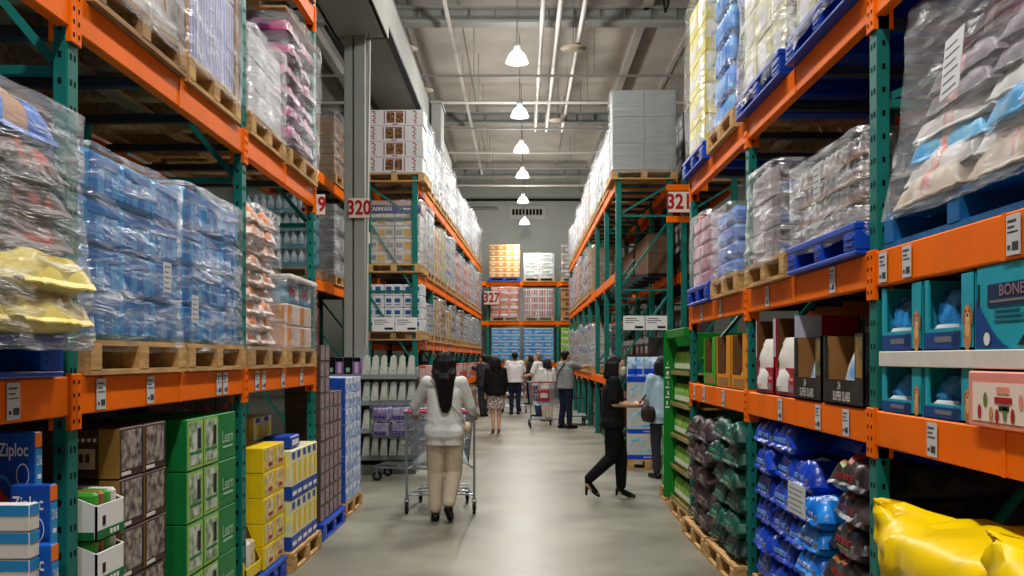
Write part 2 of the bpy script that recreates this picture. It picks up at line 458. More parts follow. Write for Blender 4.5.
# woman pushing the cart (walks away from the camera)
w1, J, s = person('woman with long black hair in loose white shirt and beige trousers pushing a cart', (-.74, 9.52, 0), R(-3), 1.60,
    dict(kneeL=(-.09,.05,.46), ankL=(-.085,-.01,.085), toeL=(-.10,.13,.035), kneeR=(.085,.06,.46), ankR=(.06,-.13,.16), toeR=(.06,-.02,.045),
         elL=(-.30,.10,1.10), wrL=(-.33,.33,1.03), elR=(.24,.08,1.10), wrR=(.25,.32,1.03), head=(.0,.03,1.50)),
    (c_white, 1.0, .755, 1.03, 'shirt'), (c_beige, 'trousers', 1.2), (sh_black, 'sneakers'), ('long', hair_black), hero=True, curl=(1.3,1.3))
for nm in [c for c in w1.children if c.name.startswith('shoe')]:
    pass
strap_tube(w1, [(-.12,-.10,1.36), (.02,-.145,1.2), (.165,-.12,1.02), (.205,-.05,.94)], .006, mat('strap_tan', (150,110,80), .6), 'bag_strap')
bag_part(w1, (.225,.04,.90), (.035,.07,.055), mat('bag_cream', (206,186,160), .6), 'shoulder_bag')

# woman in black walking and looking at her phone; faces +X
w2, J, s = person('woman in black t-shirt and trousers with pale mask walking while holding a phone', (1.0, 11.0, 0), R(-90), 1.565,
    dict(hipL=(-.075,0,.87), hipR=(.075,0,.87), kneeL=(-.07,.10,.47), ankL=(-.07,.10,.115), toeL=(-.07,.22,.03),
         kneeR=(.07,-.02,.48), ankR=(.07,-.27,.21), toeR=(.07,-.19,.07), elL=(-.20,.0,1.09), wrL=(-.11,.22,1.08), elR=(.20,.0,1.09), wrR=(.10,.23,1.07),
         head=(0,.045,1.50), neck=(0,.01,1.385)),
    (c_black, .5, .84, 1.12, 't_shirt'), (c_black, 'trousers', 1.13), (sh_black, 'heels'), ('bob', hair_black), hero=True, mask=True, curl=(1.1,1.1), up=((-.6,0,-.8),(.6,0,-.8)))
ph = MB(); ph.cbox(-.035,-.006,-.07,.035,.006,.07, black, .004); ph.box(-.031,-.0075,-.064,.031,-.0055,.064, mat('phone_glass', (30,34,44), .08))
po = obj('phone', ph, None, (1.0+.335*.966, 11.0+.0, 1.09)); po.rotation_euler = (R(-35), 0, R(-90)); tag(po, 'black phone held in the hands of the woman in black', 'phone')

w3, J, s = person('person in light blue shirt and dark trousers standing beside the green drink display', (1.81, 12.9, 0), R(20), 1.56,
    dict(elR=(.20,.06,1.08), wrR=(.12,.25,1.02), elL=(-.2,.06,1.08), wrL=(-.10,.26,1.02)),
    (c_lblue, 1.0, .76, 1.12, 'shirt'), (c_dark, 'trousers', 1.0), (sh_black, 'sneakers'), ('bob', hair_black))
bag_part(w3, (-.20,.02,.86), (.05,.11,.11), mat('bag_brown', (44,30,26), .5), 'shoulder_bag')
strap_tube(w3, [(-.2,.02,.95), (-.1,.13,1.15), (.08,.10,1.36)], .008, MATS['bag_brown'], 'bag_strap')

m1, J, s = person('man in grey t-shirt and navy trousers with crossbody strap reaching towards the rack', (.96, 22, 0), R(-50), 1.70,
    dict(elL=(-.20,-.02,1.08), wrL=(-.16,.16,.98), elR=(.16,.26,1.27), wrR=(.10,.50,1.31), ankL=(-.12,-.03,.08), toeL=(-.14,.12,.03), ankR=(.12,-.0,.08), toeR=(.14,.15,.03)),
    (c_grey, .5, .86, 1.05, 't_shirt'), (c_navy, 'trousers', 1.1), (sh_black, 'sneakers'), ('short', hair_black), female=False)
strap_tube(m1, [(.10,-.11,1.37), (-.05,-.14,1.2), (-.16,-.11,.98), (-.19,-.03,.9)], .012, black, 'crossbody_strap')
m2, J, s = person('man in white shirt pushing a cart towards the far wall', (-.20, 27.6, 0), R(5), 1.70,
    dict(elL=(-.25,.05,1.1), wrL=(-.24,.26,1.02), elR=(.25,.05,1.1), wrR=(.24,.26,1.02)),
    (c_white, .5, .86, 1.12, 'shirt'), (c_navy, 'trousers', 1.05), (sh_black, 'sneakers'), ('short', hair_black), female=False)
m3, J, s = person('grey haired man in white shirt and jeans beside the cart', (.42, 26.2, 0), R(70), 1.68,
    dict(elL=(-.21,.08,1.08), wrL=(-.16,.28,1.05), elR=(.21,.08,1.08), wrR=(.16,.28,1.05)),
    (c_white, .5, .82, 1.08, 'shirt'), (c_jean, 'trousers', 1.08), (sh_black, 'sneakers'), ('short', hair_grey), female=False)
w5, J, s = person('woman in white blouse and beige trousers standing by the cart', (.62, 24.6, 0), R(25), 1.52, None,
    (c_white, .8, .84, 1.1, 'blouse'), (c_beige, 'trousers', 1.1), (sh_tan, 'sneakers'), ('bob', hair_black))
w4, J, s = person('woman in black cardigan and black and white patterned skirt', (-.54, 20.7, 0), R(6), 1.57,
    dict(ankR=(.06,-.02,.09), toeR=(.07,.12,.03), ankL=(-.06,-.06,.09), toeL=(-.07,.08,.03), kneeL=(-.07,.0,.46), kneeR=(.07,.02,.46)),
    (c_black, .95, .82, 1.14, 'cardigan'), (c_floral, 'skirt', 1), (sh_tan, 'heels'), ('bob', hair_black))
p5, J, s = person('person in dark jacket reaching to the rack beside the patterned skirt', (-1.03, 26.5, 0), R(60), 1.63,
    dict(elR=(.2,.22,1.22), wrR=(.16,.44,1.28)), (c_dark, 1.0, .8, 1.12, 'jacket'), (c_dark, 'trousers', 1.05), (sh_black, 'sneakers'), ('short', hair_black), female=False)
p6, J, s = person('shopper in purple grey top partly behind the dark jacket', (-.95, 29.5, 0), R(15), 1.62, None,
    (c_purple, 1.0, .8, 1.1, 'shirt'), (c_dark, 'trousers', 1.05), (sh_black, 'sneakers'), ('bob', hair_black))
p7, J, s = person('far shopper in dark top in front of the blue water cartons', (.25, 33.5, 0), R(100), 1.62, None,
    (c_dark, 1.0, .8, 1.1, 'shirt'), (c_navy, 'trousers', 1.05), (sh_black, 'sneakers'), ('bob', hair_black))

# ------------------------------------------------------------------ shopping carts
handle_red = mat('cart_handle_red', (206,70,92), .4)
def wheel(root, x, y, r=.06):
    k = MB(); k.box(x-.022, y-.012, r*.6, x-.017, y+.012, r*2+.03, grey_metal); k.box(x+.017, y-.012, r*.6, x+.022, y+.012, r*2+.03, grey_metal)
    k.box(x-.022, y-.02, r*2+.02, x+.022, y+.02, r*2+.035, grey_metal)
    f = obj('caster_fork', k, root)
    w = MB(); w.cyl((x-.014,y,r),(x+.014,y,r), r, rubber, 18); w.cyl((x-.016,y,r),(x+.016,y,r), r*.45, grey_metal, 12)
    obj('wheel', w, f)
def build_cart():
    root = empty('shopping_cart')
    wr, wf, L = .335, .25, .92
    fr = MB(); t = .012
    for sx in (-1,1):
        fr.tube([(sx*wr,.02,.14), (sx*wr,.0,.55), (sx*wr,-.05,1.0)], t, chrome, 8)
        fr.tube([(sx*wr,.03,.17), (sx*wf,L-.08,.17)], t, chrome, 8)
        fr.tube([(sx*wr,.03,.45), (sx*wf,.5,.45)], t*.8, chrome, 8)
    for y, w_ in ((.04,wr),(.3,.28),(.55,.26),(L-.08,wf)): fr.tube([(-w_,y,.19),(w_,y,.19)], t*.8, chrome, 8)
    for k in range(7):
        x = -.21+k*.07; fr.tube([(x,.05,.2),(x*.85,L-.1,.2)], .004, chrome, 5)
    obj('frame', fr, root)
    bk = MB(); w = .0034
    def pt(sx, y, z):   # side wall of basket
        f = y/L; g = (z-.5)/.5
        return (sx*((wr-.01)*(1-f)+(wf)*f)*(.86+.14*g), y, z+.05*f*(1-g))
    zs = [.5+.5*i/6 for i in range(7)]
    for z in zs:
        rr = w if z < .99 else .007
        for sx in (-1,1): bk.tube([pt(sx,0,z), pt(sx,L,z)], rr, chrome, 5)
        bk.tube([pt(-1,L,z), pt(1,L,z)], rr, chrome, 5); bk.tube([pt(-1,0,z), pt(1,0,z)], rr, chrome, 5)
    for i in range(19):
        y = L*i/18
        for sx in (-1,1): bk.cyl(pt(sx,y,.5), pt(sx,y,1.0), w, chrome, 5)
        bk.cyl(pt(-1,y,.5), pt(1,y,.5), w, chrome, 5)
    for i in range(10):
        g = -1+2*i/9
        for y in (0, L):
            a = Vector(pt(1,y,.5)); b = Vector(pt(1,y,1.0)); bk.cyl((a.x*g,a.y,a.z),(b.x*g,b.y,b.z), w, chrome, 5)
        a = Vector(pt(1,0,.5)); b = Vector(pt(1,L,.5)); bk.cyl((a.x*g,a.y,a.z),(b.x*g,b.y,b.z), w, chrome, 5)
    obj('basket', bk, root)
    cs = MB()
    for i in range(8):
        x = -.22+i*.0629; cs.tube([(x,.05,.95),(x,.2,.72),(x,.08,.66)], .003, chrome, 5)
    cs.tube([(-.24,.05,.95),(.24,.05,.95)], .005, chrome, 5); cs.tube([(-.24,.2,.72),(.24,.2,.72)], .005, chrome, 5)
    obj('child_seat', cs, root)
    h = MB(); h.cyl((-wr-.01,-.06,1.02),(wr+.01,-.06,1.02), .016, handle_red, 12)
    for sx in (-1,1): h.cyl((sx*(wr-.01),-.06,1.02),(sx*(wr+.03),-.06,1.02), .02, grey_metal, 12)
    obj('handle', h, root)
    for sx, y in ((-1,.03),(1,.03)): wheel(root, sx*wr, y)
    for sx, y in ((-1,L-.1),(1,L-.1)): wheel(root, sx*wf, y)
    return root
def cart(loc, rz, label): return spawn('cart', build_cart, loc, rz, label, 'shopping cart', 'shopping carts in the aisle')
cart((-.81, 9.93, 0), R(2), 'chrome shopping cart pushed by the woman in the white shirt')
cart((-.98, 12.75, 0), R(82), 'shopping cart loaded with purple packs in front of the shampoo display')
cart((.52, 22.2, 0), R(8), 'shopping cart standing next to the man in grey')
cart((-.22, 28.05, 0), R(5), 'shopping cart pushed by the man in the white shirt')
# purple packs in the second cart
pur = mat('purple_pack', (150,132,186), .35, var=.35, vscale=9, col2=(196,186,214)); pur_d = mat('purple_band', (96,72,150), .4)
def purple_pack():
    b = MB(); b.cbox(-.10,0,0,.10,.30,.17, pur, .02)
    b.patch('f', -.085,.02,.085,.07, pur_d, (.2,.3,.17)); b.patch('t', -.06,.06,.06,.24, pur_d, (.2,.3,.17)); return obj('tissue_pack', b)
k = 0
for iz in range(2):
    for ix in range(3):
        x = -1.80+ix*.235; y = 12.67
        spawn('purple', purple_pack, (x, y, .555+iz*.195), R(-8), 'purple tissue pack in the cart, %s layer, %s from the basket front' % (['bottom','top'][iz], NTH[ix]), 'tissue pack', 'purple packs in the cart'); k += 1
b = MB(); b.cbox(-.12,0,0,.12,.22,.12, blue_print, .03); tag(obj('blue_pouch', b, None, (-1.14,12.66,.56), R(-6)), 'shiny blue pouch beside the purple packs in the cart', 'pouch')
# white goods in the first cart and red ones in the others
b = MB(); b.cbox(-.15,0,0,.15,.4,.2, white, .03); tag(obj('white_package', b, None, (-.80,10.2,.56), R(2)), 'white package lying in the nearest cart', 'package')
for (x, y, lb) in ((.50,22.75,'man in grey'), (-.25,28.5,'man in the white shirt')):
    b = MB(); b.cbox(-.13,0,0,.13,.28,.3, mat('red_pack', (176,34,44), .45), .02); b.patch('f', -.08,.1,.08,.2, white, (.26,.28,.3))
    tag(obj('red_package', b, None, (x,y,.55), R(6)), 'red package in the cart of the '+lb, 'package')
# flat platform trolley by the man in grey
root = empty('platform_trolley', (1.20, 23.4, 0), 0)
b = MB(); b.cbox(-.3,-.45,.2,.3,.45,.24, grey_metal, .01); obj('deck', b, root)
b = MB(); b.tube([(-.28,-.42,.24),(-.28,-.46,1.0),(.28,-.46,1.0),(.28,-.42,.24)], .016, black, 8); b.tube([(-.28,-.44,.62),(.28,-.44,.62)], .012, black, 8)
for x in (-.14,0,.14): b.tube([(x,-.44,.62),(x,-.46,1.0)], .009, black, 6)
obj('push_handle', b, root)
for x in (-.24,.24):
    for y in (-.36,.36): wheel(root, x, y, .075)
tag(root, 'black handled platform trolley behind the woman in black', 'trolley')
# ------------------------------------------------------------------ pallet racks
card = mat('price_card', (206,210,214), .5); card_i = mat('price_card_ink', (60,62,70), .6)
def price_tag(parent, x, y, z, w=.085, h=.125, name='price_tag'):
    b = MB(); b.box(x-w/2, y-.003, z, x+w/2, y, z+h, card)
    for k, (a, c, zz, t) in enumerate(((.1,.75,.82,.05),(.1,.6,.68,.04),(.1,.85,.56,.03),(.45,.9,.12,.2),(.1,.3,.15,.1))):
        b.box(x-w/2+a*w, y-.0042, z+zz*h, x-w/2+c*w, y-.0028, z+zz*h+t*h, card_i)
    return obj(name, b, parent)
def post_mesh(h, detail=True):
    b = MB(); w, d = .048, (.058 if detail else .088)
    b.cbox(-w, 0, 0, w, d, h, green, .006)
    b.box(-w-.03, -.02, 0, w+.03, d+.03, .012, green)
    if detail:
        n = int(h/.1)
        for i in range(1, n):
            z = i*.1
            for sx in (-1,1):
                b.box(sx*.017-.007, -.0012, z-.012, sx*.017+.007, .001, z+.012, hole)
                x = sx*w
                b.box(x-.001 if sx > 0 else x-.0012, d*.5-.007, z-.012, x+.0012 if sx > 0 else x+.001, d*.5+.007, z+.012, hole)
    return b
def beam_mesh(L, h=.15):
    """step beam: deep web with a lower flange and end plates clipped to the posts"""
    b = MB(); b.cbox(-L/2, -.002, -h, L/2, .05, -.0, orange, .006)
    b.box(-.012, -.006, -h, .012, 0, 0, orange)
    for sx in (-1,1):
        x = sx*(L/2+.038)
        b.cbox(min(x,x-sx*.04)-.002*(sx<0), -.010, -h-.055, max(x,x-sx*.04)+.002*(sx>0), .0, .01, orange, .003)
        xx = sx*(L/2); b.box(min(xx, xx-sx*.008), -.008, -h-.055, max(xx, xx-sx*.008), .075, .01, orange)
        for k in range(4): b.box(x-sx*.020-.006, -.0115, -h-.03+k*.05, x-sx*.020+.006, -.009, -h-.014+k*.05, hole)
    return b
def rack(fr, us, levels, depth, ph, label, tags=(), name='pallet_rack', skip=(), cross=3, detail=True, end_only_brace=False, extra=()):
    u0 = us[0]; root = empty(name, fr.pos(u0, 0, 0), fr.th)
    X = lambda u: fr.us*(u-u0)
    pm = {}
    for i, u in enumerate(us):
        for back in (0, 1):
            key = ('post', ph, detail and not back)
            if key not in pm: pm[key] = post_mesh(ph, detail and not back).mesh('upright_post')
            o = obj('upright_post', pm[key], root, (X(u), (depth if back else 0), 0), R(180) if back else 0)
        br = MB(); z = .25; k = 0; xx = X(u)
        while z < ph-.2:
            br.bar((xx, .07, z), (xx, depth-.07, z), .035, green)
            z2 = min(z+1.15, ph-.15)
            a, c = (.07, depth-.07)
            br.bar((xx, a, z+.03), (xx, c, z2-.03), .032, green)
            z += 1.2; k += 1
        obj('frame_brace', br, root)
    bms = {}
    for i in range(len(us)-1):
        L = abs(us[i+1]-us[i])-.08; xc = (X(us[i])+X(us[i+1]))/2
        for lv in levels:
            if (i, lv) in skip: continue
            key = round(L, 3)
            if key not in bms: bms[key] = beam_mesh(L).mesh('beam')
            f = obj('beam', bms[key], root, (xc, -.004, lv))
            for (ti, tl, tu) in tags:
                if ti == i and tl == lv: price_tag(f, X(tu)-xc, -.006, -.138)
            obj('beam', bms[key], root, (xc, depth+.004, lv), R(180))
            for q in range(cross):
                x = xc - L/2 + L*(q+.5)/cross
                if 'sup' not in bms:
                    c = MB(); c.box(-.03, .05, -.05, .03, depth-.05, -.005, steel); bms['sup'] = c.mesh('pallet_support')
                obj('pallet_support', bms['sup'], root, (x, 0, lv))
    tag(root, label, 'pallet rack')
    return root

LL = (1.48, 2.955, 4.45)
LR_ = (1.325, 2.005, 3.165)
UL = [1.55, 3.83, 6.19, 8.30]
UR = [1.95, 4.33, 6.75, 9.02]
tL = [(0,1.48,3.36),(1,1.48,4.06),(1,1.48,4.60),(1,1.48,5.76),(2,1.48,6.45),(2,1.48,6.62),(2,1.48,7.15),(2,1.48,7.75),(1,1.48,5.64)]
rack(FL, UL, LL, 1.05, 5.6, 'orange and green pallet rack with wrapped blue packs, beside the woman\'s cart lane', tL)
tR = [(0,2.005,3.07),(0,2.005,3.92),(0,2.005,4.18),(1,2.005,4.86),(1,2.005,6.15),(2,2.005,7.6),(2,2.005,8.4),(0,1.325,3.68),(1,1.325,4.66),(1,1.325,5.1),(1,1.325,5.85),(2,1.325,7.5),(2,1.325,8.3),(2,1.325,8.75)]
rack(FR, UR, LR_, 1.05, 3.24, 'orange and green pallet rack with pet food bags and turquoise treat boxes', tR)
U20 = [2.24*i for i in range(8)]
rack(F320, U20, (1.0, 1.84, 2.955, 4.45), .86, 4.55, 'pallet rack standing behind the red 320 sign', [(i, 1.84, U20[i]+q) for i in range(7) for q in (.5,1.1,1.7)], detail=False)
rack(F321, U20, (1.22, 2.94, 4.43), .92, 4.52, 'pallet rack beside the red 321 sign', [(0,2.94,.5),(0,2.94,1.6),(1,2.94,2.9)], detail=False)
UE = [-3.9, -1.30, 1.36, 3.9]
rack(FE, UE, (1.35, 2.95, 4.45), 1.0, 4.5, 'pallet rack across the far wall under the air vent', detail=False)
# second rack rows standing back to back behind the aisle racks
FLB = Frame(-XL-1.22, 0, R(90), 1); FRB = Frame(XR+1.22, 0, R(-90), -1)
rack(FLB, [.6, 2.9, 5.2, 7.5], (1.48, 2.955, 4.45), 1.0, 5.0, 'pallet rack standing back to back behind the wrapped blue packs', detail=False)
rack(FRB, [.6, 2.9, 5.2, 7.5, 9.0], (1.325, 2.6, 3.9), 1.0, 5.0, 'pallet rack standing back to back behind the pet food rack', detail=False)
F319 = Frame(-2.77, 13.4, R(90)-A320, 1)
rack(F319, [0, 2.24, 4.48], (1.30, 2.62, 4.10), 1.0, 4.6, 'pallet rack seen between the grey column and the left rack end', detail=False)

# ------------------------------------------------------------------ pallets
def wood_pallet(w, d, m):
    def build():
        root = empty('wood_pallet')
        b = MB(); n = 7
        for i in range(n):
            y = d*i/n+.008; b.box(-w/2, y, .120, w/2, y+d/n-.022, .142, m)
        obj('deck_boards', b, root)
        s_ = []
        for x in (-w/2+.055, 0, w/2-.055):
            k = MB(); k.box(x-.05, .0, .022, x+.05, d, .120, m); obj('stringer', k, root)
        b = MB()
        for y in (0, d/2-.05, d-.1): b.box(-w/2, y+.002, 0, w/2, y+.098, .022, m)
        obj('base_boards', b, root); return root
    return build
def plastic_pallet(w, d, m):
    def build():
        root = empty('plastic_pallet')
        b = MB(); b.cbox(-w/2, 0, .112, w/2, d, .150, m, .008)
        for i in range(9):
            x = -w/2+.06+i*(w-.12)/8; b.box(x-.012, .03, .149, x+.012, d-.03, .152, m)
        obj('deck', b, root)
        for x, ww in ((-w/2+.085,.085),(0,.06),(w/2-.085,.085)):
            k = MB(); k.cbox(x-ww, .004, .02, x+ww, d, .114, m, .008)
            for z in (.045,.075): k.box(x-ww*.7, -.001, z, x+ww*.7, .006, z+.012, m)
            obj('leg_block', k, root)
        for y in (.002, d-.12):
            b = MB(); b.cbox(-w/2, y, 0, w/2, y+.118, .022, m, .006); obj('runner', b, root)
        return root
    return build
def far_pallet(w, d, m):
    def build():
        b = MB(); b.box(-w/2,0,.12,w/2,d,.142,m); b.box(-w/2,0,0,w/2,d,.022,m)
        for x in (-w/2+.06,0,w/2-.06): b.box(x-.055,0,.022,x+.055,d,.12,m)
        return obj('wood_pallet' if m in (wood, wood_d) else 'plastic_pallet', b)
    return build
def pallet(fr, u0, u1, h, kind, label, v=-.04, d=1.0, far=False, group=None, rot=0):
    w = round(abs(u1-u0), 2); uc = (u0+u1)/2
    m = {'w': wood, 'd': wood_d, 'b': bluep, 'bw': bluew}[kind]
    f = far_pallet if far else (plastic_pallet if kind == 'b' else wood_pallet)
    o = spawn(('pal', w, d, kind, far), f(w, d, m), fr.pos(uc, v, h), fr.th+rot, label, 'pallet', group)
    return h+.146 if kind != 'b' else h+.154

# ------------------------------------------------------------------ stretch wrap and bags
def wrap_mesh(w, d, h, seed, bulge=.02, taper=0., lid=True, skirt=.05):
    rr = random.Random(seed); nz = 16
    per = []
    c = .05
    def side(a, b, n): return [a.lerp(b, i/n) for i in range(n)]
    hw = w/2
    V2 = lambda x, y: Vector((x, y))
    loop = side(V2(-hw+c,0), V2(hw-c,0), 16)+side(V2(hw-c,0), V2(hw,c), 2)+side(V2(hw,c), V2(hw,d-c), 10)+side(V2(hw,d-c), V2(hw-c,d), 2)+side(V2(hw-c,d), V2(-hw+c,d), 8)+side(V2(-hw+c,d), V2(-hw,d-c), 2)+side(V2(-hw,d-c), V2(-hw,c), 10)+side(V2(-hw,c), V2(-hw+c,0), 2)
    n = len(loop); vs = []; ctr = V2(0, d/2); off = Vector((seed*3.7, seed*1.3, seed*.7))
    for k in range(nz+1):
        t = k/nz; z = -skirt+(h+skirt)*t
        for p in loop:
            o = (p-ctr); q = Vector((p.x, p.y, z))
            a = noise.noise(q*2.3+off)*bulge*1.2 + noise.noise(Vector((q.x*9+q.z*5, q.y*9+q.z*4, q.z*16))+off)*bulge*.45
            s_ = 1 + (.012 + a)/max(.2, o.length) - taper*t
            if k == 0: s_ -= .015
            e = ctr+o*s_
            vs.append((e.x, e.y, z+noise.noise(q*4+off)*.01))
    fs = []
    for k in range(nz):
        for i in range(n):
            j = (i+1) % n; fs.append((k*n+i, k*n+j, (k+1)*n+j, (k+1)*n+i))
    if lid:
        base = nz*n
        o2 = len(vs)
        for i in range(n):
            x, y, z = vs[base+i]; vs.append((x*.82, (y-d/2)*.82+d/2, h+.012+noise.noise(Vector((x*5,y*5,seed)))*.012))
        for i in range(n):
            j = (i+1) % n; fs.append((base+i, base+j, o2+j, o2+i))
    return vs, fs
WR = [0]
def wrap(fr, u0, u1, h0, h1, label, m=None, v=-.03, d=.9, bulge=.02, taper=0., group=None, rot=0, skirt=.05, lid=True):
    WR[0] += 1; w = abs(u1-u0)
    vs, fs = wrap_mesh(w, d, h1-h0, WR[0], bulge, taper, lid, skirt)
    b = MB(); b.add(vs, fs, m or film_m, True)
    o = obj('stretch_wrap', b, None, fr.pos((u0+u1)/2, v, h0), fr.th+rot)
    return tag(o, label, 'stretch wrap', group)
def bag_mesh(w, d, h, seed, m, m2=None, band=None, flap=.015, puff=1.0, text=None, crease=.012, pu=4.6, qv=16, zf=.32):
    nu, nv = 16, 22; off = Vector((seed*1.7, seed*2.9, seed*.37)); top = []; bot = []
    def prof(u, v):
        p = max(0, 1-abs(u)**pu)**.5; q = max(0, 1-abs(2*v-1)**qv)**.5
        return p*q
    for j in range(nv+1):
        v = .5-.5*math.cos(math.pi*j/nv)
        for i in range(nu+1):
            u = -1+2*i/nu; t = prof(u, v)
            edge = math.exp(-((v)/.16)**2)+math.exp(-((1-v)/.16)**2)
            wr = noise.noise(Vector((u*6, v*4, 0))+off)*crease*1.5*edge + noise.noise(Vector((u*3.0, v*5, 1))+off)*crease*1.5 + noise.noise(Vector((u*9, v*13, 2))+off)*crease*.6
            x = u*w/2*(1-.10*(1-abs(2*v-1)**2)*0-.07*edge) + noise.noise(Vector((v*5,u*3,7))+off)*.008
            y = v*d + noise.noise(Vector((u*3, v*2, 4))+off)*.012
            zc = h*zf
            zt = zc + (h*(1-zf)*t*puff) + wr*(t+.25)
            zb = zc - (h*zf*t) + wr*.4*(t+.1)
            top.append((x, y, zt)); bot.append((x, y, max(0.0, zb)))
    b = MB(); k = nu+1; ft = []; fts = []; fb = []
    for j in range(nv):
        for i in range(nu):
            a = j*k+i
            ft.append((a, a+1, a+k+1, a+k)); fb.append((a, a+k, a+k+1, a+1))
    def infront(f):
        u = (f[0] % k+.5)/nu; v = .5-.5*math.cos(math.pi*(f[0]//k+.5)/nv)
        return band and band[0] < u < band[1] and band[2] < v < band[3]
    b.add(top, [f for f in ft if not infront(f)], m, True)
    if band: b.add(top, [f for f in ft if infront(f)], m2 or m, True)
    b.add(bot, fb, m, True)
    # crimped seams at both ends
    for v0, dy in ((0, -flap), (nv, flap)):
        e = [top[v0*k+i] for i in range(k)]; fl = []
        for i, (x, y, z) in enumerate(e):
            dz = noise.noise(Vector((x*10, seed, v0)))*.3*flap - (.9*flap if v0 == 0 else 0)
            fl.append((x*.97, y+dy*(.8+.4*noise.noise(Vector((x*7, seed*.5, 3)))), z+dz+flap*.35*noise.noise(Vector((seed*3.3, x*2, 1)))))
        fl2 = [(x, y, z+.004) for x, y, z in fl]
        fs = [(i, i+1, k+i+1, k+i) for i in range(k-1)]
        b.add(e+fl, fs, m, True); b.add([(x,y,z+.004) for x,y,z in e]+fl2, [f[::-1] for f in fs], m, True)
    return b
def bag_stack(key, name, fr, us, h0, rows, rowh, d, w, m, m2, band, labeler, cat, group, v=0, lean=0., variants=3, jit=.02, flap=.018, zf=.32, counts=None, crease=.012, patches=None):
    """columns of bags at the given us; labeler(row from bottom, column)"""
    rr = random.Random(hash(key) % 1000 if not isinstance(key, str) else sum(map(ord, key)))
    for c, u in enumerate(us):
        n = rows if counts is None else counts[c]
        for r_ in range(n):
            var = rr.randrange(variants)
            def build(var=var):
                b = bag_mesh(w, d, rowh*1.12, var*7+len(key), m, m2, band, flap, crease=crease, zf=zf)
                if patches: patches(b, w, d, rowh*1.12)
                return obj(name, b)
            o = spawn(('bag', key, var), build, fr.pos(u+rr.uniform(-jit,jit), v+rr.uniform(-jit,jit)-lean*r_, h0+r_*rowh), fr.th+R(rr.uniform(-4,4)), labeler(r_, c, n), cat, group)

def rowname(r_, n): return 'top row' if r_ == n-1 else ('bottom row' if r_ == 0 else '%s row down' % NTH[n-1-r_]) if n > 1 else 'single row'
def colname(c, n): return ('near end' if c == 0 else ('far end' if c == n-1 else '%s along' % NTH[c])) if n > 1 else 'one column'
def grid(key, builder, fr, u0, u1, h0, h1, nc, nr, d, desc, cat, group, v=0, jit=.004, skip=None, vrows=1, rjit=0, swap=False):
    """cartons stacked nc along the aisle, nr high; builder(w,d,h)"""
    w = (u1-u0)/nc; h = (h1-h0)/nr; rr = random.Random(sum(map(ord, str(key))))
    for dv in range(vrows):
        for c in range(nc):
            for r_ in range(nr):
                if skip and skip(c, r_, dv): continue
                lb = '%s, %s, %s' % (desc, rowname(r_, nr), colname(c, nc))
                if dv: lb += ', rear'
                spawn((key, round(w,3), round(h,3), d), lambda: builder(w*.985, d, h*.985), fr.pos(u0+w*(c+.5)+rr.uniform(-jit,jit), v+dv*d*1.02+abs(rr.uniform(-jit,jit)), h0+h*r_), fr.th+R(rr.uniform(-rjit,rjit)), lb, cat, group)

# ------------------------------------------------------------------ carton kinds
def plain(name, m, tape=None, extra=None, b_=.005):
    def f(w, d, h):
        b = MB(); D_ = (w, d, h); b.cbox(-w/2,0,0,w/2,d,h,m,b_)
        if tape: b.patch('f', -w*.04, h*.55, w*.04, h*.998, tape, D_); b.patch('t', -w/2*.99, d*.42, w/2*.99, d*.52, tape, D_)
        if extra: extra(b, w, d, h, D_)
        return obj(name, b)
    return f
rnd = random.Random(11)
# ================================================================== LEFT RACK, middle beam
h = 1.482
# -- wrapped yellow and grey bags at the very near end
pt = pallet(FL, 2.55, 3.68, h, 'b', 'blue plastic pallet under the yellow and grey wrapped bags', v=-.04)
yel = mat('bag_yellow', (232,206,84), .35, var=.3, vscale=5, col2=(244,226,130)); yel2 = mat('bag_yellow_print', (216,184,30), .4)
gbag = mat('bag_grey_food', (120,108,100), .4, var=.75, vscale=7, col2=(62,50,44)); gred = mat('bag_red_print', (186,82,66), .4, var=.6, vscale=14, col2=(96,70,60))
blub = mat('bag_royal_blue', (26,84,196), .32, var=.4, vscale=5, col2=(54,120,214))
lab = lambda s_: (lambda r_, c, n: '%s, %s, %s' % (s_, rowname(r_, n), colname(c, 2)))
bag_stack('yl', 'yellow_bag', FL, [2.86, 3.42], pt, 2, .13, .8, .56, yel, yel2, (.3,.7,.03,.2), lab('pale yellow wrapped bag on the near blue pallet'), 'bag', 'wrapped yellow bags', v=-.13, jit=.015)
bag_stack('gb', 'pet_food_bag', FL, [2.86, 3.42], pt+.27, 3, .122, .75, .55, gbag, gred, (.25,.75,.0,.25), lab('grey wrapped bag with red print above the yellow bags'), 'bag', 'wrapped grey bags', v=-.06, jit=.015)
bag_stack('bb', 'pet_food_bag', FL, [2.86, 3.39], pt+.635, 1, .17, .72, .54, blub, mat('bag_dog_print', (172,132,104), .5, var=.4), (.3,.62,.0,.3), lab('royal blue wrapped bag on top of the grey bags'), 'bag', 'wrapped blue bags', v=-.02)
wrap(FL, 2.58, 3.72, pt-.06, pt+.79, 'stretch film around the yellow and grey bags', film_h, v=-.13, d=.9, bulge=.03, skirt=.0, taper=.04)
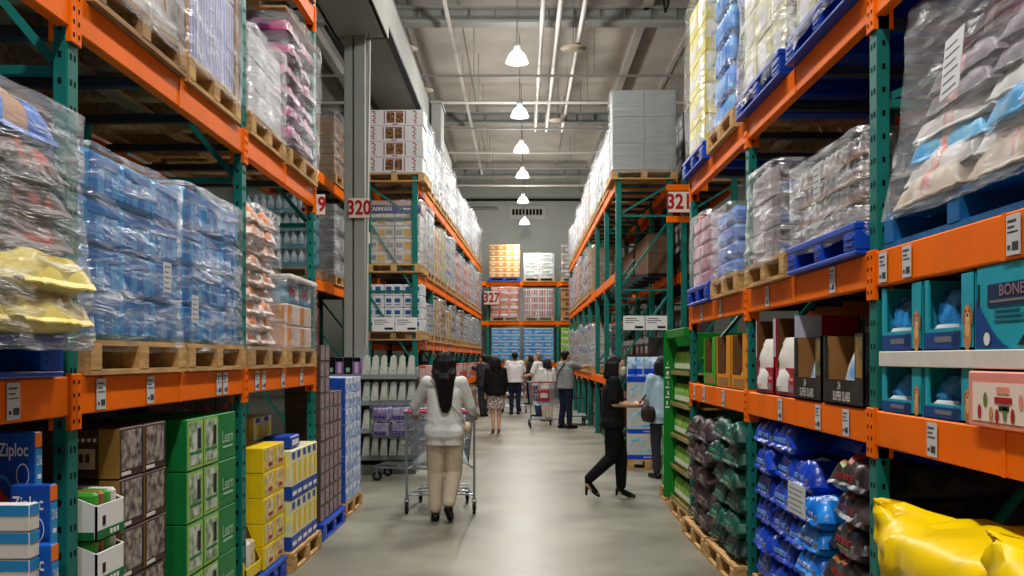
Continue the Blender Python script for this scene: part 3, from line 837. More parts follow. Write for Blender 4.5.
# -- two pallets of wrapped blue packs
pkb = mat('pack_blue_film', (0,140,214), .22, var=.35, vscale=7, col2=(24,170,228)); pkd = mat('pack_deep_blue', (0,116,200), .25); pkw = mat('pack_white', (60,160,222), .3)
def blue_pack(w, d, h):
    b = MB(); D_ = (w,d,h); b.cbox(-w/2,0,0,w/2,d,h,pkb,.025)
    for q in range(4): x = -w/2+.03+q*(w-.06)/4; b.patch('f', x, .02, x+(w-.06)/4-.012, h*.62, pkw if q % 2 else pkd, D_, .004); 
    b.patch('f', -w*.42, h*.68, w*.42, h*.9, pkd, D_, .004)
    b.patch('n', .04, .03, d*.9, h*.9, pkd, D_, .004)
    return obj('roll_pack', b)
for k, (a, b_, tp, nr, vv) in enumerate(((3.92, 5.04, 2.395, 4, 0), (5.08, 6.13, 2.44, 4, .01))):
    which = ['nearer', 'farther'][k]
    pt = pallet(FL, a, b_, h, 'w', 'wooden pallet under the %s stack of blue packs' % which, v=-.03)
    grid('bp', blue_pack, FL, a+.02, b_-.02, pt, tp, 3, nr, .36, 'blue pack in the %s wrapped stack' % which, 'roll pack', 'wrapped blue packs', v=vv, vrows=2)
    wrap(FL, a-.01, b_+.01, pt, tp+.01, 'stretch film around the %s stack of blue packs' % which, film_hh, v=-.02+vv, d=.86, bulge=.022)
    for q, zz in enumerate((.26,.12) if k == 0 else (.3,)):
        pass
lm = MB(); lm.box(-.05,-.003,0,.05,0,.14,card)
for q in range(5): lm.box(-.04,-.004,.018+q*.025,.03-.02*(q%2),-.002,.022+q*.025,inkgrey)
for u_, z_, lb in ((4.72,1.86,'white paper label on the film of the nearer blue stack'), (5.12,1.73,'white paper label on the film of the farther blue stack')):
    tag(obj('pallet_label', lm, None, FL.pos(u_, -.045, z_), FL.th), lb, 'label', 'paper labels on the wrapped stacks')
# -- tall stack of orange and white bags
pt = pallet(FL, 6.25, 7.2, h, 'w', 'wooden pallet under the tall orange and white stack', v=-.03)
ow = mat('bag_white_orange', (228,214,202), .35, var=.3, vscale=7, col2=(206,160,136)); orr = mat('bag_orange_print', (232,128,46), .4, var=.3)
bag_stack('ow', 'rice_bag', FL, [6.43, 6.75], pt, 9, .097, .62, .33, ow, orr, (.1,.55,.0,.16), lab('white and orange bag in the tall wrapped stack'), 'bag', 'tall stack of orange and white bags', jit=.018, crease=.016)
wrap(FL, 6.25, 6.94, pt, pt+.90, 'stretch film around the tall orange and white stack', film_c, v=-.04, d=.75, bulge=.03)
# -- short stack with pale blue cartons and orange jugs under a white sheet
pt = pallet(FL, 7.26, 8.24, h, 'w', 'wooden pallet under the short stack with a white top sheet', v=-.03)
lbx = mat('carton_light_blue', (84,164,196), .45, var=.5, vscale=12, col2=(36,92,140)); obx = mat('jug_orange', (240,150,20), .3, var=.2); pbx = mat('carton_pinkish', (226,202,188), .5, var=.12)
def lb_box(w,d,h):
    b = MB(); D_=(w,d,h); b.cbox(-w/2,0,0,w/2,d,h,lbx,.008); b.patch('f',-w*.3,h*.3,w*.05,h*.8,red_print,D_); b.patch('n',d*.3,h*.3,d*.6,h*.8,red_print,D_); b.patch('f',w*.15,h*.2,w*.4,h*.7,white,D_)
    return obj('snack_carton', b)
def ob_box(w,d,h):
    b = MB(); D_=(w,d,h); b.cbox(-w/2,0,0,w/2,d,h,pbx,.01)
    b.patch('n', .02, .02, d*.45, h*.95, obx, D_, .006); b.patch('f', -w*.45, .02, -w*.2, h*.9, obx, D_, .006)
    return obj('juice_carton', b)
grid('ob', ob_box, FL, 7.32, 8.18, pt, pt+.33, 2, 2, .4, 'pinkish carton with orange side under the white top sheet', 'carton', 'cartons under the white sheet', vrows=2)
grid('lb', lb_box, FL, 7.32, 8.18, pt+.33, pt+.50, 2, 1, .4, 'light blue printed carton under the white top sheet', 'carton', 'light blue cartons under the white sheet', vrows=2)
b = MB(); b.cbox(-.46,-.04,0,.46,.88,.035,offwhite,.008); tag(obj('top_sheet', b, None, FL.pos(7.75,0,pt+.502), FL.th), 'white sheet covering the short wrapped stack at the rack end', 'sheet')
wrap(FL, 7.27, 8.24, pt, pt+.52, 'stretch film around the short stack with a white top sheet', film_c, v=-.04, d=.9, bulge=.03)

# ================================================================== LEFT RACK, top beam
h = 2.957
pt = pallet(FL, 3.94, 5.02, h, 'd', 'worn wooden pallet under the grey wrapped load on the upper beam', v=-.04)
gl = mat('carton_grey_brown', (176,168,162), .5, var=.5, vscale=8, col2=(120,108,100))
grid('gl', plain('grocery_carton', gl, kraft), FL, 3.96, 5.0, pt, pt+.9, 3, 4, .42, 'grey carton on the upper beam near the camera', 'carton', 'grey wrapped cartons on the upper beam')
wrap(FL, 3.94, 5.02, pt, pt+.92, 'stretch film around the grey cartons on the upper beam', film_h, v=-.03, d=.85, bulge=.03, skirt=.07)
pt = pallet(FL, 5.08, 6.02, h, 'w', 'wooden pallet under the lilac cartons with cardboard corner posts', v=-.03)
lil = mat('carton_lilac', (186,190,222), .45, var=.3, vscale=6, col2=(206,204,220), stretch=(12,1,1))
def lil_box(w,d,h):
    b = MB(); D_=(w,d,h); b.cbox(-w/2,0,0,w/2,d,h,lil,.006)
    for q in range(4): x=-w*.42+q*w*.22; b.patch('f', x, h*.05, x+w*.07, h*.95, mat('carton_violet', (140,150,206), .5), D_)
    return obj('tall_carton', b)
grid('lil', lil_box, FL, 5.12, 5.98, pt, pt+1.1, 4, 2, .42, 'lilac carton on the upper beam between corner posts', 'carton', 'lilac cartons on the upper beam')
for q, u_ in enumerate((5.10, 6.0)):
    b = MB(); b.box(-.03,-.012,0,.03,-.004,1.1,kraft); b.box(-.03 if q == 0 else .022,-.012,0,-.022 if q == 0 else .03,.05,1.1,kraft)
    tag(obj('corner_post', b, None, FL.pos(u_,0,pt), FL.th), 'cardboard corner post at the %s edge of the lilac cartons' % ('near' if q == 0 else 'far'), 'corner post')
wrap(FL, 5.07, 6.03, pt, pt+1.12, 'stretch film around the lilac cartons', film_m, v=-.035, d=.85, bulge=.012, skirt=.06)
pt = pallet(FL, 6.26, 7.18, h, 'w', 'wooden pallet under the white wrapped cartons on the upper beam', v=-.03)
wh2 = mat('carton_white_grey', (214,214,214), .5, var=.12, vscale=6)
grid('wh2', plain('paper_towel_carton', wh2), FL, 6.29, 7.14, pt, pt+.54, 2, 3, .45, 'white carton on the upper beam before the magenta bags', 'carton', 'white wrapped cartons on the upper beam')
wrap(FL, 6.27, 7.17, pt, pt+.56, 'stretch film around the white cartons on the upper beam', film_h, v=-.03, d=.9, bulge=.035)
pt = pallet(FL, 7.24, 8.24, h, 'w', 'wooden pallet under the magenta bags at the rack end', v=-.04)
mag = mat('bag_magenta', (112,20,84), .3, var=.7, vscale=6, col2=(66,18,56)); mag2 = mat('bag_magenta_print', (150,20,90), .35, var=.4, col2=(120,30,80))
bag_stack('mg', 'snack_bag', FL, [7.42, 7.92], pt, 6, .15, .75, .52, mag, mag2, (.0,.6,.0,.2), lab('magenta and silver bag on the upper beam'), 'bag', 'magenta bags on the upper beam', v=-.03, jit=.02, crease=.02)
b = MB(); b.cbox(-.52,-.03,0,.52,.85,.02,kraft,.004); tag(obj('cardboard_sheet', b, None, FL.pos(7.68,0,pt+.955), FL.th), 'flat cardboard sheet on top of the magenta bags', 'cardboard sheet')
wrap(FL, 7.17, 8.22, pt, pt+.97, 'stretch film around the magenta bags', film_c, v=-.07, d=.95, bulge=.035)
pt = pallet(FL, 7.15, 8.2, 4.452, 'w', 'wooden pallet on the highest beam above the magenta bags', v=-.03)
grid('tp', plain('brown_carton', kraft, offwhite), FL, 7.2, 8.15, pt, pt+.6, 3, 2, .42, 'brown carton on the highest beam above the magenta bags', 'carton', 'brown cartons on the highest beam')

# ================================================================== LEFT RACK, floor level
z0 = .0
zb = mat('storage_box_blue', (14,64,156), .35, var=.3, vscale=5, col2=(22,92,190)); zr = mat('storage_box_red', (206,66,36), .4); zo = mat('storage_box_orange', (238,120,36), .4); zc = mat('storage_box_cyan', (44,140,206), .35)
def ziploc(w, d, h):
    b = MB(); D_ = (w,d,h); b.cbox(-w/2,0,0,w/2,d,h,zb,.004)
    b.text('Ziploc', 'f', -w*.04, h*.79, .066, white, D_, .62)
    cs_ = .43; vs = [(x, -.0025, z) for x, z in ((-w*.49,.005),(w*.30,.005),(w*.18,h*.12),(-w*.05,h*.20),(-w*.25,h*.26),(-w*.49,h*.42))]
    b.add(vs, [tuple(range(6))], zr)
    vs = []
    for i in range(13):
        x = -w*.49+w*.98*i/12; zz = h*(.42-.26*(i/12)+.09*math.sin(i*.6)); vs += [(x,-.003,zz),(x,-.003,zz+h*.05)]
    b.add(vs, [(2*i,2*i+2,2*i+3,2*i+1) for i in range(12)], zc)
    vs = []
    for i in range(20):
        t = 2*math.pi*i/20; 
        for r_ in (.042,.036): vs.append((w*.2+.55*r_*math.cos(t), -.0035, h*.50+r_*math.sin(t)))
    b.add(vs, [(2*i,(2*i+2)%40,(2*i+3)%40,2*i+1) for i in range(20)], white)
    b.patch('f', -w*.1,.02,w*.02,.05,offwhite,D_)
    b.patch('p', .002, .004, d-.002, h*.8, zc, D_); b.patch('p', .002, h*.82, d-.002, h-.003, zo, D_)
    b.text('216', 'p', d/2, h*.66, .05, white, D_, .5, t=.004)
    b.patch('p', d*.35, h*.1, d*.75, h*.24, offwhite, D_, .003); b.patch('p', d*.3, h*.45, d*.8, h*.5, white, D_, .003)
    return obj('storage_bag_box', b)
zl = 'blue storage bag box with orange corner'
def zbox(xr, D, z, lb): spawn('zip', lambda: ziploc(.137,.05,.30), (xr-.0685, D, z), 0, lb, 'storage bag box', 'storage bag boxes under the near beam')
pallet(FL, 2.5, 3.62, 0, 'w', 'wooden pallet on the floor under the blue storage bag boxes', v=-.24)
for k in range(3): zbox(-1.705, 3.50, .148+.302*k*.93, zl+', tall stack, %s from the floor' % NTH[k]) if k < 2 else None
zbox(-1.705, 3.50, .99, zl+', topmost of the stack by the post')
zbox(-1.705, 3.50, .685, zl+', directly under the topmost box')
zbox(-1.595, 3.38, .82, zl+', leaning forward one step below the topmost box')
zbox(-1.535, 3.26, .64, zl+', front step of the stack by the aisle')
zbox(-1.675, 3.26, .64, zl+', front step of the stack, inner side')
for k in range(2): zbox(-1.595, 3.38, .148+k*.33, zl+', under the middle step, %s from the floor' % NTH[k])
for k in range(2):
    zbox(-1.535, 3.26, .148+k*.24, zl+', under the front step, %s from the floor' % NTH[k])
def tray_box():
    b = MB(); D_=(.36,.07,.085); b.cbox(-.18,0,0,.18,.07,.085,offwhite,.004); b.patch('f',-.178,.05,.178,.084,zc,D_); b.patch('f',-.1,.01,.06,.04,inkgrey,D_); b.patch('p',.005,.05,.065,.084,zc,D_); return obj('wrap_box', b)
for k in range(3):
    spawn('tray', tray_box, (-1.57-.18, 3.185, .82+k*.088), 0, 'white and blue flat box before the storage bag boxes, %s from the top' % NTH[2-k], 'box', 'white and blue flat boxes')
for k in range(7):
    spawn('tray', tray_box, (-1.57-.18, 3.185, .148+k*.094), 0, 'white and blue flat box near the floor by the near end, %s from the bottom' % NTH[k], 'box', 'white and blue flat boxes')
# white and green display boxes
gw = mat('display_green', (66,158,50), .45); gd = mat('display_dark_green', (20,110,60), .45); brownp = mat('snack_print_brown', (150,96,56), .5)
def open_box(b, w, d, h, lip, m, inside, cut=.0, th=.008):
    """display box: open top front, side walls sloping from the back to the lip"""
    b.box(-w/2, 0, 0, w/2, d, th, m)
    b.box(-w/2, 0, 0, w/2, th, lip, m)
    b.box(-w/2, d-th, 0, w/2, d, h, m)
    b.box(-w/2+.001, d-th-.002, th, w/2-.001, d-th, h-.002, inside)
    for sx in (-1,1):
        x0, x1 = (sx*w/2, sx*(w/2-th))
        vs = []
        for x in (x0, x1): vs += [(x,0,0),(x,d,0),(x,d,h),(x,cut*d+.0,h),(x,0,lip if cut else h)]
        fs = [(0,1,2,3,4),(9,8,7,6,5),(0,4,9,5),(4,3,8,9),(3,2,7,8),(2,1,6,7)]
        b.add(vs, fs, m)
        xi = sx*(w/2-th-.0015); b.add([(xi,th,th),(xi,d-th,th),(xi,d-th,h-.003),(xi,max(th,cut*d),h-.003),(xi,th,(lip if cut else h)-.003)], [(0,1,2,3,4)], inside)
def gw_box(w,d,h):
    root = empty('snack_display_box')
    b = MB(); D_=(w,d,h); open_box(b,w,d,h,h*.74,white,kraft_d,.3)
    b.patch('f',-w*.49,.005,w*.49,h*.22,gd,D_); b.patch('n',.01,.005,d*.98,h*.2,gd,D_)
    for q in range(3): b.patch('f', -w*.05+q*w*.12, h*.07, w*.03+q*w*.12, h*.17, white, D_, .003)
    b.patch('f', -w*.3, h*.3, -w*.2, h*.5, ink, D_); b.patch('n', d*.4,h*.3,d*.8,h*.42,inkgrey,D_)
    obj('tray', b, root)
    k = MB()
    for q in range(4):
        x=-w*.42+q*w*.21; k.cbox(x,.02,.012,x+w*.19,d*.85,h*1.0,[gw,brownp,gw,offwhite][q],.012)
    obj('snack_packs', k, root); return root
fl_rot = R(-14)
for k in range(5):
    z = .148+.20*k if k else .148
    o = spawn('gw', lambda: gw_box(.275,.42,.19), FL.pos(4.10, -.035, .06+k*.19), FL.th, 'white and green snack display box beside the near post, %s' % rowname(k,5), 'display box', 'white and green display boxes')
pallet(FL, 3.84, 4.86, 0, 'w', 'wooden pallet on the floor under the dark patterned cartons', v=-.02)
# dark patterned cartons
dk = mat('carton_dark_brown', (70,48,40), .5, var=.12); dkp = mat('carton_dark_pattern', (64,54,52), .5, var=.9, vscale=26, col2=(176,164,154)); dkside = mat('carton_brown_side', (84,56,32), .6)
def dark_box(w,d,h):
    b = MB(); D_=(w,d,h); b.cbox(-w/2,0,0,w/2,d,h,dk,.005)
    b.patch('f', -w*.42, h*.16, w*.38, h*.94, dkp, D_); b.patch('f', -w*.42, h*.05, -w*.05, h*.12, offwhite, D_); b.patch('f', w*.39,h*.1,w*.47,h*.92,ink,D_)
    b.patch('n', .0, .003, d*.16, h*.99, mat('carton_tan_flap',(150,110,52),.7), D_)
    b.patch('n', d*.19, h*.2, d*.46, h*.60, mat('carton_beige_patch',(196,176,150),.6), D_)
    for q in range(8): b.patch('n', d*.18+q*d*.045, h*.74, d*.205+q*d*.045, h*.81, offwhite, D_)
    for q in range(4): b.patch('n', d*.23+q*d*.05, h*.33, d*.265+q*d*.05, h*.5, dkside, D_, .003)
    return obj('coffee_carton', b)
grid('dk', dark_box, FL, 4.28, 4.84, .148, 1.25, 2, 5, .55, 'dark patterned carton beside the white and green boxes', 'carton', 'dark patterned cartons on the floor', vrows=1, skip=lambda c,r_,v: False)
# green cartons: two columns with a window of packs, one plain
gsolid = mat('carton_green', (24,128,62), .45, var=.08); pic = mat('carton_picture', (196,202,190), .5, var=.5, vscale=18, col2=(110,136,100)); lime = mat('carton_lime', (150,190,90), .5)
def green_box(w,d,h):
    b = MB(); D_=(w,d,h); b.cbox(-w/2,0,0,w/2,d,h,gsolid,.004)
    b.patch('f', -w*.46, h*.02, w*.46, h*.97, lime, D_); b.patch('f', -w*.36,h*.1,w*.34,h*.92,pic,D_,.004); b.patch('f', -w*.36,h*.30,w*.34,h*.36,gsolid,D_,.005); b.patch('f', w*.1,h*.40,w*.3,h*.8,ink,D_,.005)
    return obj('tea_carton', b)
def green_plain(w,d,h):
    b = MB(); D_=(w,d,h); b.cbox(-w/2,0,0,w/2,d,h,gsolid,.004); b.text('Learn','f',0,h*.48,.10,mat('carton_pale_green',(168,206,178),.5),D_,.95)
    b.patch('f',-w*.25,h*.25,w*.3,h*.29,MATS['carton_pale_green'],D_); return obj('tea_carton', b)
pallet(FL, 5.1, 6.08, 0, 'w', 'wooden pallet on the floor under the green cartons', v=-.02)
grid('gr', green_box, FL, 5.13, 5.68, .148, 1.235, 2, 4, .5, 'green carton with picture front', 'carton', 'green picture cartons', vrows=1)
grid('grp', green_plain, FL, 5.68, 6.02, .148, 1.235, 1, 4, .5, 'plain green carton with pale lettering', 'carton', 'plain green cartons')
# yellow cartons
yb = mat('carton_yellow', (240,204,20), .45, var=.06); ypic = mat('carton_yellow_print', (224,206,150), .5, var=.5, vscale=20, col2=(186,160,120))
def yel_box(w,d,h):
    b = MB(); D_=(w,d,h); b.cbox(-w/2,0,0,w/2,d,h,yb,.004); b.patch('f',-w*.40,h*.12,w*.40,h*.9,ypic,D_); b.patch('f',-w*.1,h*.2,w*.3,h*.35,red_print,D_,.003); return obj('noodle_carton', b)
pallet(FL, 6.5, 7.12, 0, 'b', 'blue plastic pallet on the floor under the yellow cartons', v=-.05)
grid('yb', yel_box, FL, 6.55, 7.12, .46, .96, 2, 3, .55, 'yellow carton below the beam', 'carton', 'yellow cartons', v=-.03)
grid('yb', yel_box, FL, 6.55, 7.12, .154, .46, 2, 2, .55, 'yellow carton near the floor', 'carton', 'yellow cartons near the floor', v=-.03)
def yel_disp():
    root = empty('noodle_display_box'); b = MB(); open_box(b,.36,.3,.30,.08,yb,kraft_d,.3); obj('tray', b, root)
    k = MB()
    for q in range(3): k.cbox(-.16+q*.108,.03,.01,-.06+q*.108,.25,.22,[ypic,offwhite,ypic][q],.012)
    obj('noodle_packs', k, root); return root
spawn('yd', yel_disp, FL.pos(6.34,-.02,.16), FL.th, 'open yellow display box on the floor before the yellow cartons', 'display box')
pallet(FL, 6.14, 6.5, 0, 'b', 'small blue pallet under the open yellow display box', v=-.05, d=.6)
# tall yellow and blue packs
yw = mat('pack_pale_yellow', (232,222,130), .4, var=.35, vscale=14, col2=(214,214,206)); ybl = mat('pack_blue', (24,70,168), .4)
def yb_pack(w,d,h):
    b = MB(); D_=(w,d,h); b.cbox(-w/2,0,0,w/2,d,h,yw,.006); b.patch('f',-w*.49,.003,w*.49,h*.28,ybl,D_); b.patch('f',-w*.35,h*.08,w*.35,h*.16,white,D_,.003)
    b.patch('f',-w*.2,h*.35,w*.25,h*.75,yb,D_); b.patch('n',.0,.003,d,h*.28,ybl,D_); b.patch('n',d*.2,h*.4,d*.8,h*.9,yb,D_); b.patch('f',-w*.4,h*.82,w*.1,h*.96,ybl,D_); return obj('detergent_pack', b)
pallet(FL, 7.2, 8.2, 0, 'w', 'wooden pallet on the floor under the yellow and blue packs', v=-.08)
grid('ybp', yb_pack, FL, 7.25, 8.15, .148, .88, 5, 2, .22, 'yellow and blue pack on the floor pallet', 'pack', 'yellow and blue packs', v=-.05, vrows=2)
grid('ybs', yb_pack, FL, 7.25, 7.75, .882, 1.12, 2, 1, .2, 'yellow and blue pack standing alone on top', 'pack', 'yellow and blue packs on top', v=.22)
b = MB(); b.cbox(-.15,0,0,.15,.2,.09,ybl,.01); b.patch('f',-.1,.02,.1,.06,white,(.3,.2,.09)); tag(obj('blue_carton', b, None, FL.pos(7.5,-.02,.882), FL.th), 'flat blue carton lying on the yellow and blue packs', 'carton')
# dark cartons at the back of the floor level
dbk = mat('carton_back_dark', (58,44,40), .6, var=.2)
def dback(w,d,h):
    b = MB(); D_=(w,d,h); b.cbox(-w/2,0,0,w/2,d,h,dbk,.006); b.patch('f',-w*.1,h*.55,w*.2,h*.7,red_print,D_); b.patch('f',-w*.3,h*.3,w*.3,h*.4,inkgrey,D_); return obj('stock_carton', b)
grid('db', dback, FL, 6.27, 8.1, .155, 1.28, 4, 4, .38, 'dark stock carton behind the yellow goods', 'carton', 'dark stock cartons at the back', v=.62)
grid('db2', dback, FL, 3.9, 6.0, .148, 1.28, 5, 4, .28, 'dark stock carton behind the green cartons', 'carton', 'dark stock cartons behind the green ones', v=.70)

# ================================================================== beyond the left rack end
dg = mat('carton_dark_grey', (92,82,80), .5, var=.1); dgp = mat('carton_grey_print', (120,104,104), .5, var=.6, vscale=22, col2=(176,150,152)); dgs = mat('carton_brown_edge', (84,66,54), .6)
def dg_box(w,d,h):
    b = MB(); D_=(w,d,h); b.cbox(-w/2,0,0,w/2,d,h,dg,.003); b.patch('f',-w*.45,h*.08,w*.3,h*.9,dgp,D_); b.patch('f',w*.34,h*.1,w*.46,h*.85,ink,D_); b.patch('n',0.003,.003,d-.003,h-.003,dgs,D_); return obj('cosmetic_carton', b)
pallet(FL, 8.42, 9.5, 0, 'b', 'blue plastic pallet on the floor beyond the rack end', v=-.05)
grid('dg', dg_box, FL, 8.45, 9.45, .154, 1.25, 5, 8, .3, 'dark grey carton beyond the rack end', 'carton', 'dark grey cartons beyond the rack end', v=-.02)
grid('dg', dg_box, FL, 8.45, 8.85, 1.25, 1.66, 2, 3, .3, 'dark grey carton on the raised near end', 'carton', 'dark grey cartons on the raised end', v=-.02)
bwp = mat('carton_blue_white', (196,208,228), .45, var=.6, vscale=18, col2=(112,142,200)); bws = mat('carton_blue', (34,82,184), .45)
def bw_box(w,d,h):
    b = MB(); D_=(w,d,h); b.cbox(-w/2,0,0,w/2,d,h,bwp,.004); b.patch('n',.003,.003,d-.003,h-.003,bws,D_); b.patch('n',d*.5,h*.3,d*.9,h*.6,white,D_,.003); b.patch('f',-w*.4,h*.6,w*.1,h*.9,white,D_); return obj('wipes_carton', b)
pallet(FL, 9.6, 10.6, 0, 'w', 'wooden pallet on the floor under the blue and white cartons', v=-.03)
grid('bw', bw_box, FL, 9.65, 10.55, .148, 1.36, 4, 8, .34, 'blue and white carton on the floor pallet', 'carton', 'blue and white cartons', v=-.02)

# shampoo display with four shelves, facing the camera
shw = mat('bottle_white_green', (206,214,200), .35); shg = mat('shelf_grey', (146,152,152), .4); shp = mat('box_purple', (146,110,180), .4, var=.2)
root = empty('shelf_display', (-2.02, 13.38, 0))
b = MB(); b.cbox(-.60,.45,0,.60,.5,1.42,shg,.01); obj('back_panel', b, root)
SH = [.22, .58, .95, 1.30]
for z in SH:
    b = MB(); n = 10; vs = []
    for i in range(n+1):
        x = -.62+1.24*i/n; y = -.10*math.cos((i/n-.5)*math.pi)
        vs += [(x,y,z-.03),(x,y,z+.035),(x,.46,z-.03),(x,.46,z+.0),(x,y+.012,z+.035),(x,y+.012,z)]
    fs = []
    for i in range(n):
        a=i*6; c=a+6; fs += [(a,c,c+1,a+1),(a+1,c+1,c+4,a+4),(a+4,c+4,c+5,a+5),(a+5,c+5,c+3,a+3),(a,a+2,c+2,c)]
    b.add(vs, fs, shg); obj('shelf', b, root)
b = MB(); b.box(-.6,-.02,0,.6,.48,.12,shg); obj('base', b, root)
tag(root, 'grey four tier shelf display with curved fronts beside the grey column', 'display')
def shampoo():
    b = MB(); vs=[(-.05,0,0),(.05,0,0),(.05,.12,0),(-.05,.12,0),(-.02,.02,.27),(.05,.02,.27),(.05,.10,.27),(-.02,.10,.27)]
    b.add(vs,[(0,3,2,1),(4,5,6,7),(0,1,5,4),(1,2,6,5),(2,3,7,6),(3,0,4,7)], shw); b.patch('f',-.01,.08,.035,.2,offwhite,(.1,.12,.27)); b.box(.0,.045,.27,.03,.075,.285,offwhite); return obj('shampoo_bottle', b)
def black_box():
    root = empty('hair_care_box'); b = MB(); b.cbox(-.055,0,0,.055,.12,.26,black,.004); obj('carton', b, root)
    k = MB(); k.lathe([(0,.05),(.022,.05),(.024,.16),(.012,.18),(.012,.2),(0,.2)], offwhite, (0,-.0,.0), 12); k2 = MB(); k2.patch('f',-.025,.06,.025,.12,mat('pale_green_print',(150,190,170),.5),(.11,.12,.26)); obj('printed_mark', k2, root); return root
def purple_box():
    b = MB(); D_=(.11,.12,.26); b.cbox(-.055,0,0,.055,.12,.26,shp,.004); b.patch('f',-.02,.05,.02,.19,mat('pink_print',(224,190,214),.5),D_); b.patch('f',-.05,.2,.05,.255,black,D_); return obj('hair_care_box', b)
for s_i, z in enumerate(SH):
    for i in range(10):
        x = -.54+i*.118; y = -.10*math.cos(((i+.5)/10-.5)*math.pi)+.045
        sn = NTH[3-s_i]
        if (s_i == 3 and i < 4):
            if i % 2 == 0: spawn('bkb', black_box, (-2.02+x,13.38+y,z+.001), 0, 'black boxed hair product on the top shelf, %s from the column side' % NTH[i], 'hair product', 'boxed hair products')
            else: spawn('ppb', purple_box, (-2.02+x,13.38+y,z+.001), 0, 'purple boxed hair product on the top shelf, %s from the column side' % NTH[i], 'hair product', 'boxed hair products')
        elif s_i in (1,2) and i == 3: spawn('ppb', purple_box, (-2.02+x,13.38+y,z+.001), 0, 'purple boxed hair product on the %s shelf down' % sn, 'hair product', 'boxed hair products')
        elif s_i == 0 and i == 3: spawn('bkb', black_box, (-2.02+x,13.38+y,z+.001), 0, 'black boxed hair product on the lowest shelf', 'hair product', 'boxed hair products')
        else: spawn('shm', shampoo, (-2.02+x,13.38+y,z+.001), R(rnd.uniform(-8,8)), 'white wedge shaped shampoo bottle, %s shelf from the top, place %s' % (sn, NTH[i]), 'shampoo bottle', 'shampoo bottles on the display')
# ================================================================== RIGHT RACK, middle beam (2.0 m)
h = 2.007
pt = pallet(FR, 2.85, 4.20, h, 'bw', 'blue painted wooden pallet under the wrapped pet food bags', v=.0)
pf = {'brown': mat('petbag_brown', (176,150,122), .4, var=.5, vscale=6, col2=(222,212,196)), 'white': mat('petbag_white', (226,224,220), .35, var=.15), 'lblue': mat('petbag_light_blue', (40,166,228), .35, var=.4, vscale=5, col2=(110,200,238)),
      'grey': mat('petbag_grey', (98,88,94), .4, var=.5, vscale=6, col2=(140,132,138)), 'purple': mat('petbag_purple', (150,52,112), .35, var=.5, vscale=7, col2=(96,40,76))}
pr = mat('petbag_print', (196,110,100), .4, var=.7, vscale=22, col2=(206,200,196))
seq = ['brown','white','lblue','white','grey','grey','purple','purple']
zz = pt
rr = random.Random(4)
for k, cn in enumerate(seq):
    hh = .088 if k < 4 else .1
    us = [3.13, 3.80] if k < 6 else ([3.09, 3.62] if k == 6 else [3.05, 3.45])
    for c, u in enumerate(us):
        spawn(('pf', cn, c), lambda: obj('pet_food_bag', bag_mesh(.66, .85, .125, k*3+c, pf[cn], pr, (.42,.55,.0,.10), .015, zf=.10)), FR.pos(u+rr.uniform(-.02,.02)-(.012*k), .02+.02*k+rr.uniform(-.02,.02), zz), FR.th+R(rr.uniform(-3,3)),
              '%s pet food bag under film, %s layer from the pallet, %s' % ({'lblue':'light blue'}.get(cn,cn), NTH[k], 'nearer' if c == 0 else 'farther'), 'pet food bag', 'wrapped pet food bags on the blue pallet')
    zz += hh
wrap(FR, 2.80, 4.16, pt-.02, zz+.04, 'stretch film around the pet food bags on the blue pallet', film_c, v=-.03, d=.98, bulge=.035, taper=.16, skirt=.03)
b = MB(); b.box(-.075,-.003,0,.075,0,.22,card)
for q in range(6): b.box(-.06,-.004,.02+q*.032,.05-.02*(q%2),-.002,.026+q*.032,inkgrey)
o = obj('pallet_label', b, None, FR.pos(3.38,-.075,2.44), FR.th); o.rotation_euler = (R(-8), R(-6), FR.th); tag(o, 'white paper label on the film over the purple and grey pet food bags', 'label', 'paper labels on the wrapped stacks')
# grey jars
pt = pallet(FR, 4.42, 5.56, h, 'b', 'bright blue plastic pallet under the wrapped dark jars', v=-.05)
jar = mat('jar_dark', (50,42,42), .3, var=.5, vscale=10, col2=(92,82,78)); jarlid = mat('jar_lid', (166,164,160), .4); jart = mat('jar_label', (120,92,84), .4, var=.5, vscale=20, col2=(180,176,170))
def jar_case(w,d,h):
    b = MB(); n = 3; r_ = w/n/2*.98
    for q in range(n):
        x = -w/2+(q+.5)*w/n
        for y in (r_, d-r_):
            b.lathe([(0,0),(r_,0),(r_,h*.72),(r_*.85,h*.8),(r_*.85,h*.98),(0,h*.98)], jar, (x,y,0), 12)
        b.lathe([(r_*1.015,h*.15),(r_*1.015,h*.6)], jart, (x,r_,0), 12)
    b.box(-w/2,0,0,w/2,d,.012,kraft); return obj('jar_case', b)
grid('jar', jar_case, FR, 4.46, 5.52, pt, pt+.40, 4, 4, .20, 'case of dark jars on the blue pallet', 'case of jars', 'wrapped cases of dark jars', v=.0, vrows=2)
wrap(FR, 4.43, 5.55, pt-.02, pt+.42, 'stretch film around the cases of dark jars', film_h, v=-.035, d=.85, bulge=.012, skirt=.05)
b = MB(); b.box(-.055,-.003,0,.055,0,.17,card)
for q in range(5): b.box(-.045,-.004,.02+q*.03,.035,-.002,.025+q*.03,inkgrey)
tag(obj('pallet_label', b, None, FR.pos(4.95,-.06,2.34), FR.th), 'white paper label on the film over the dark jars', 'label', 'paper labels on the wrapped stacks')
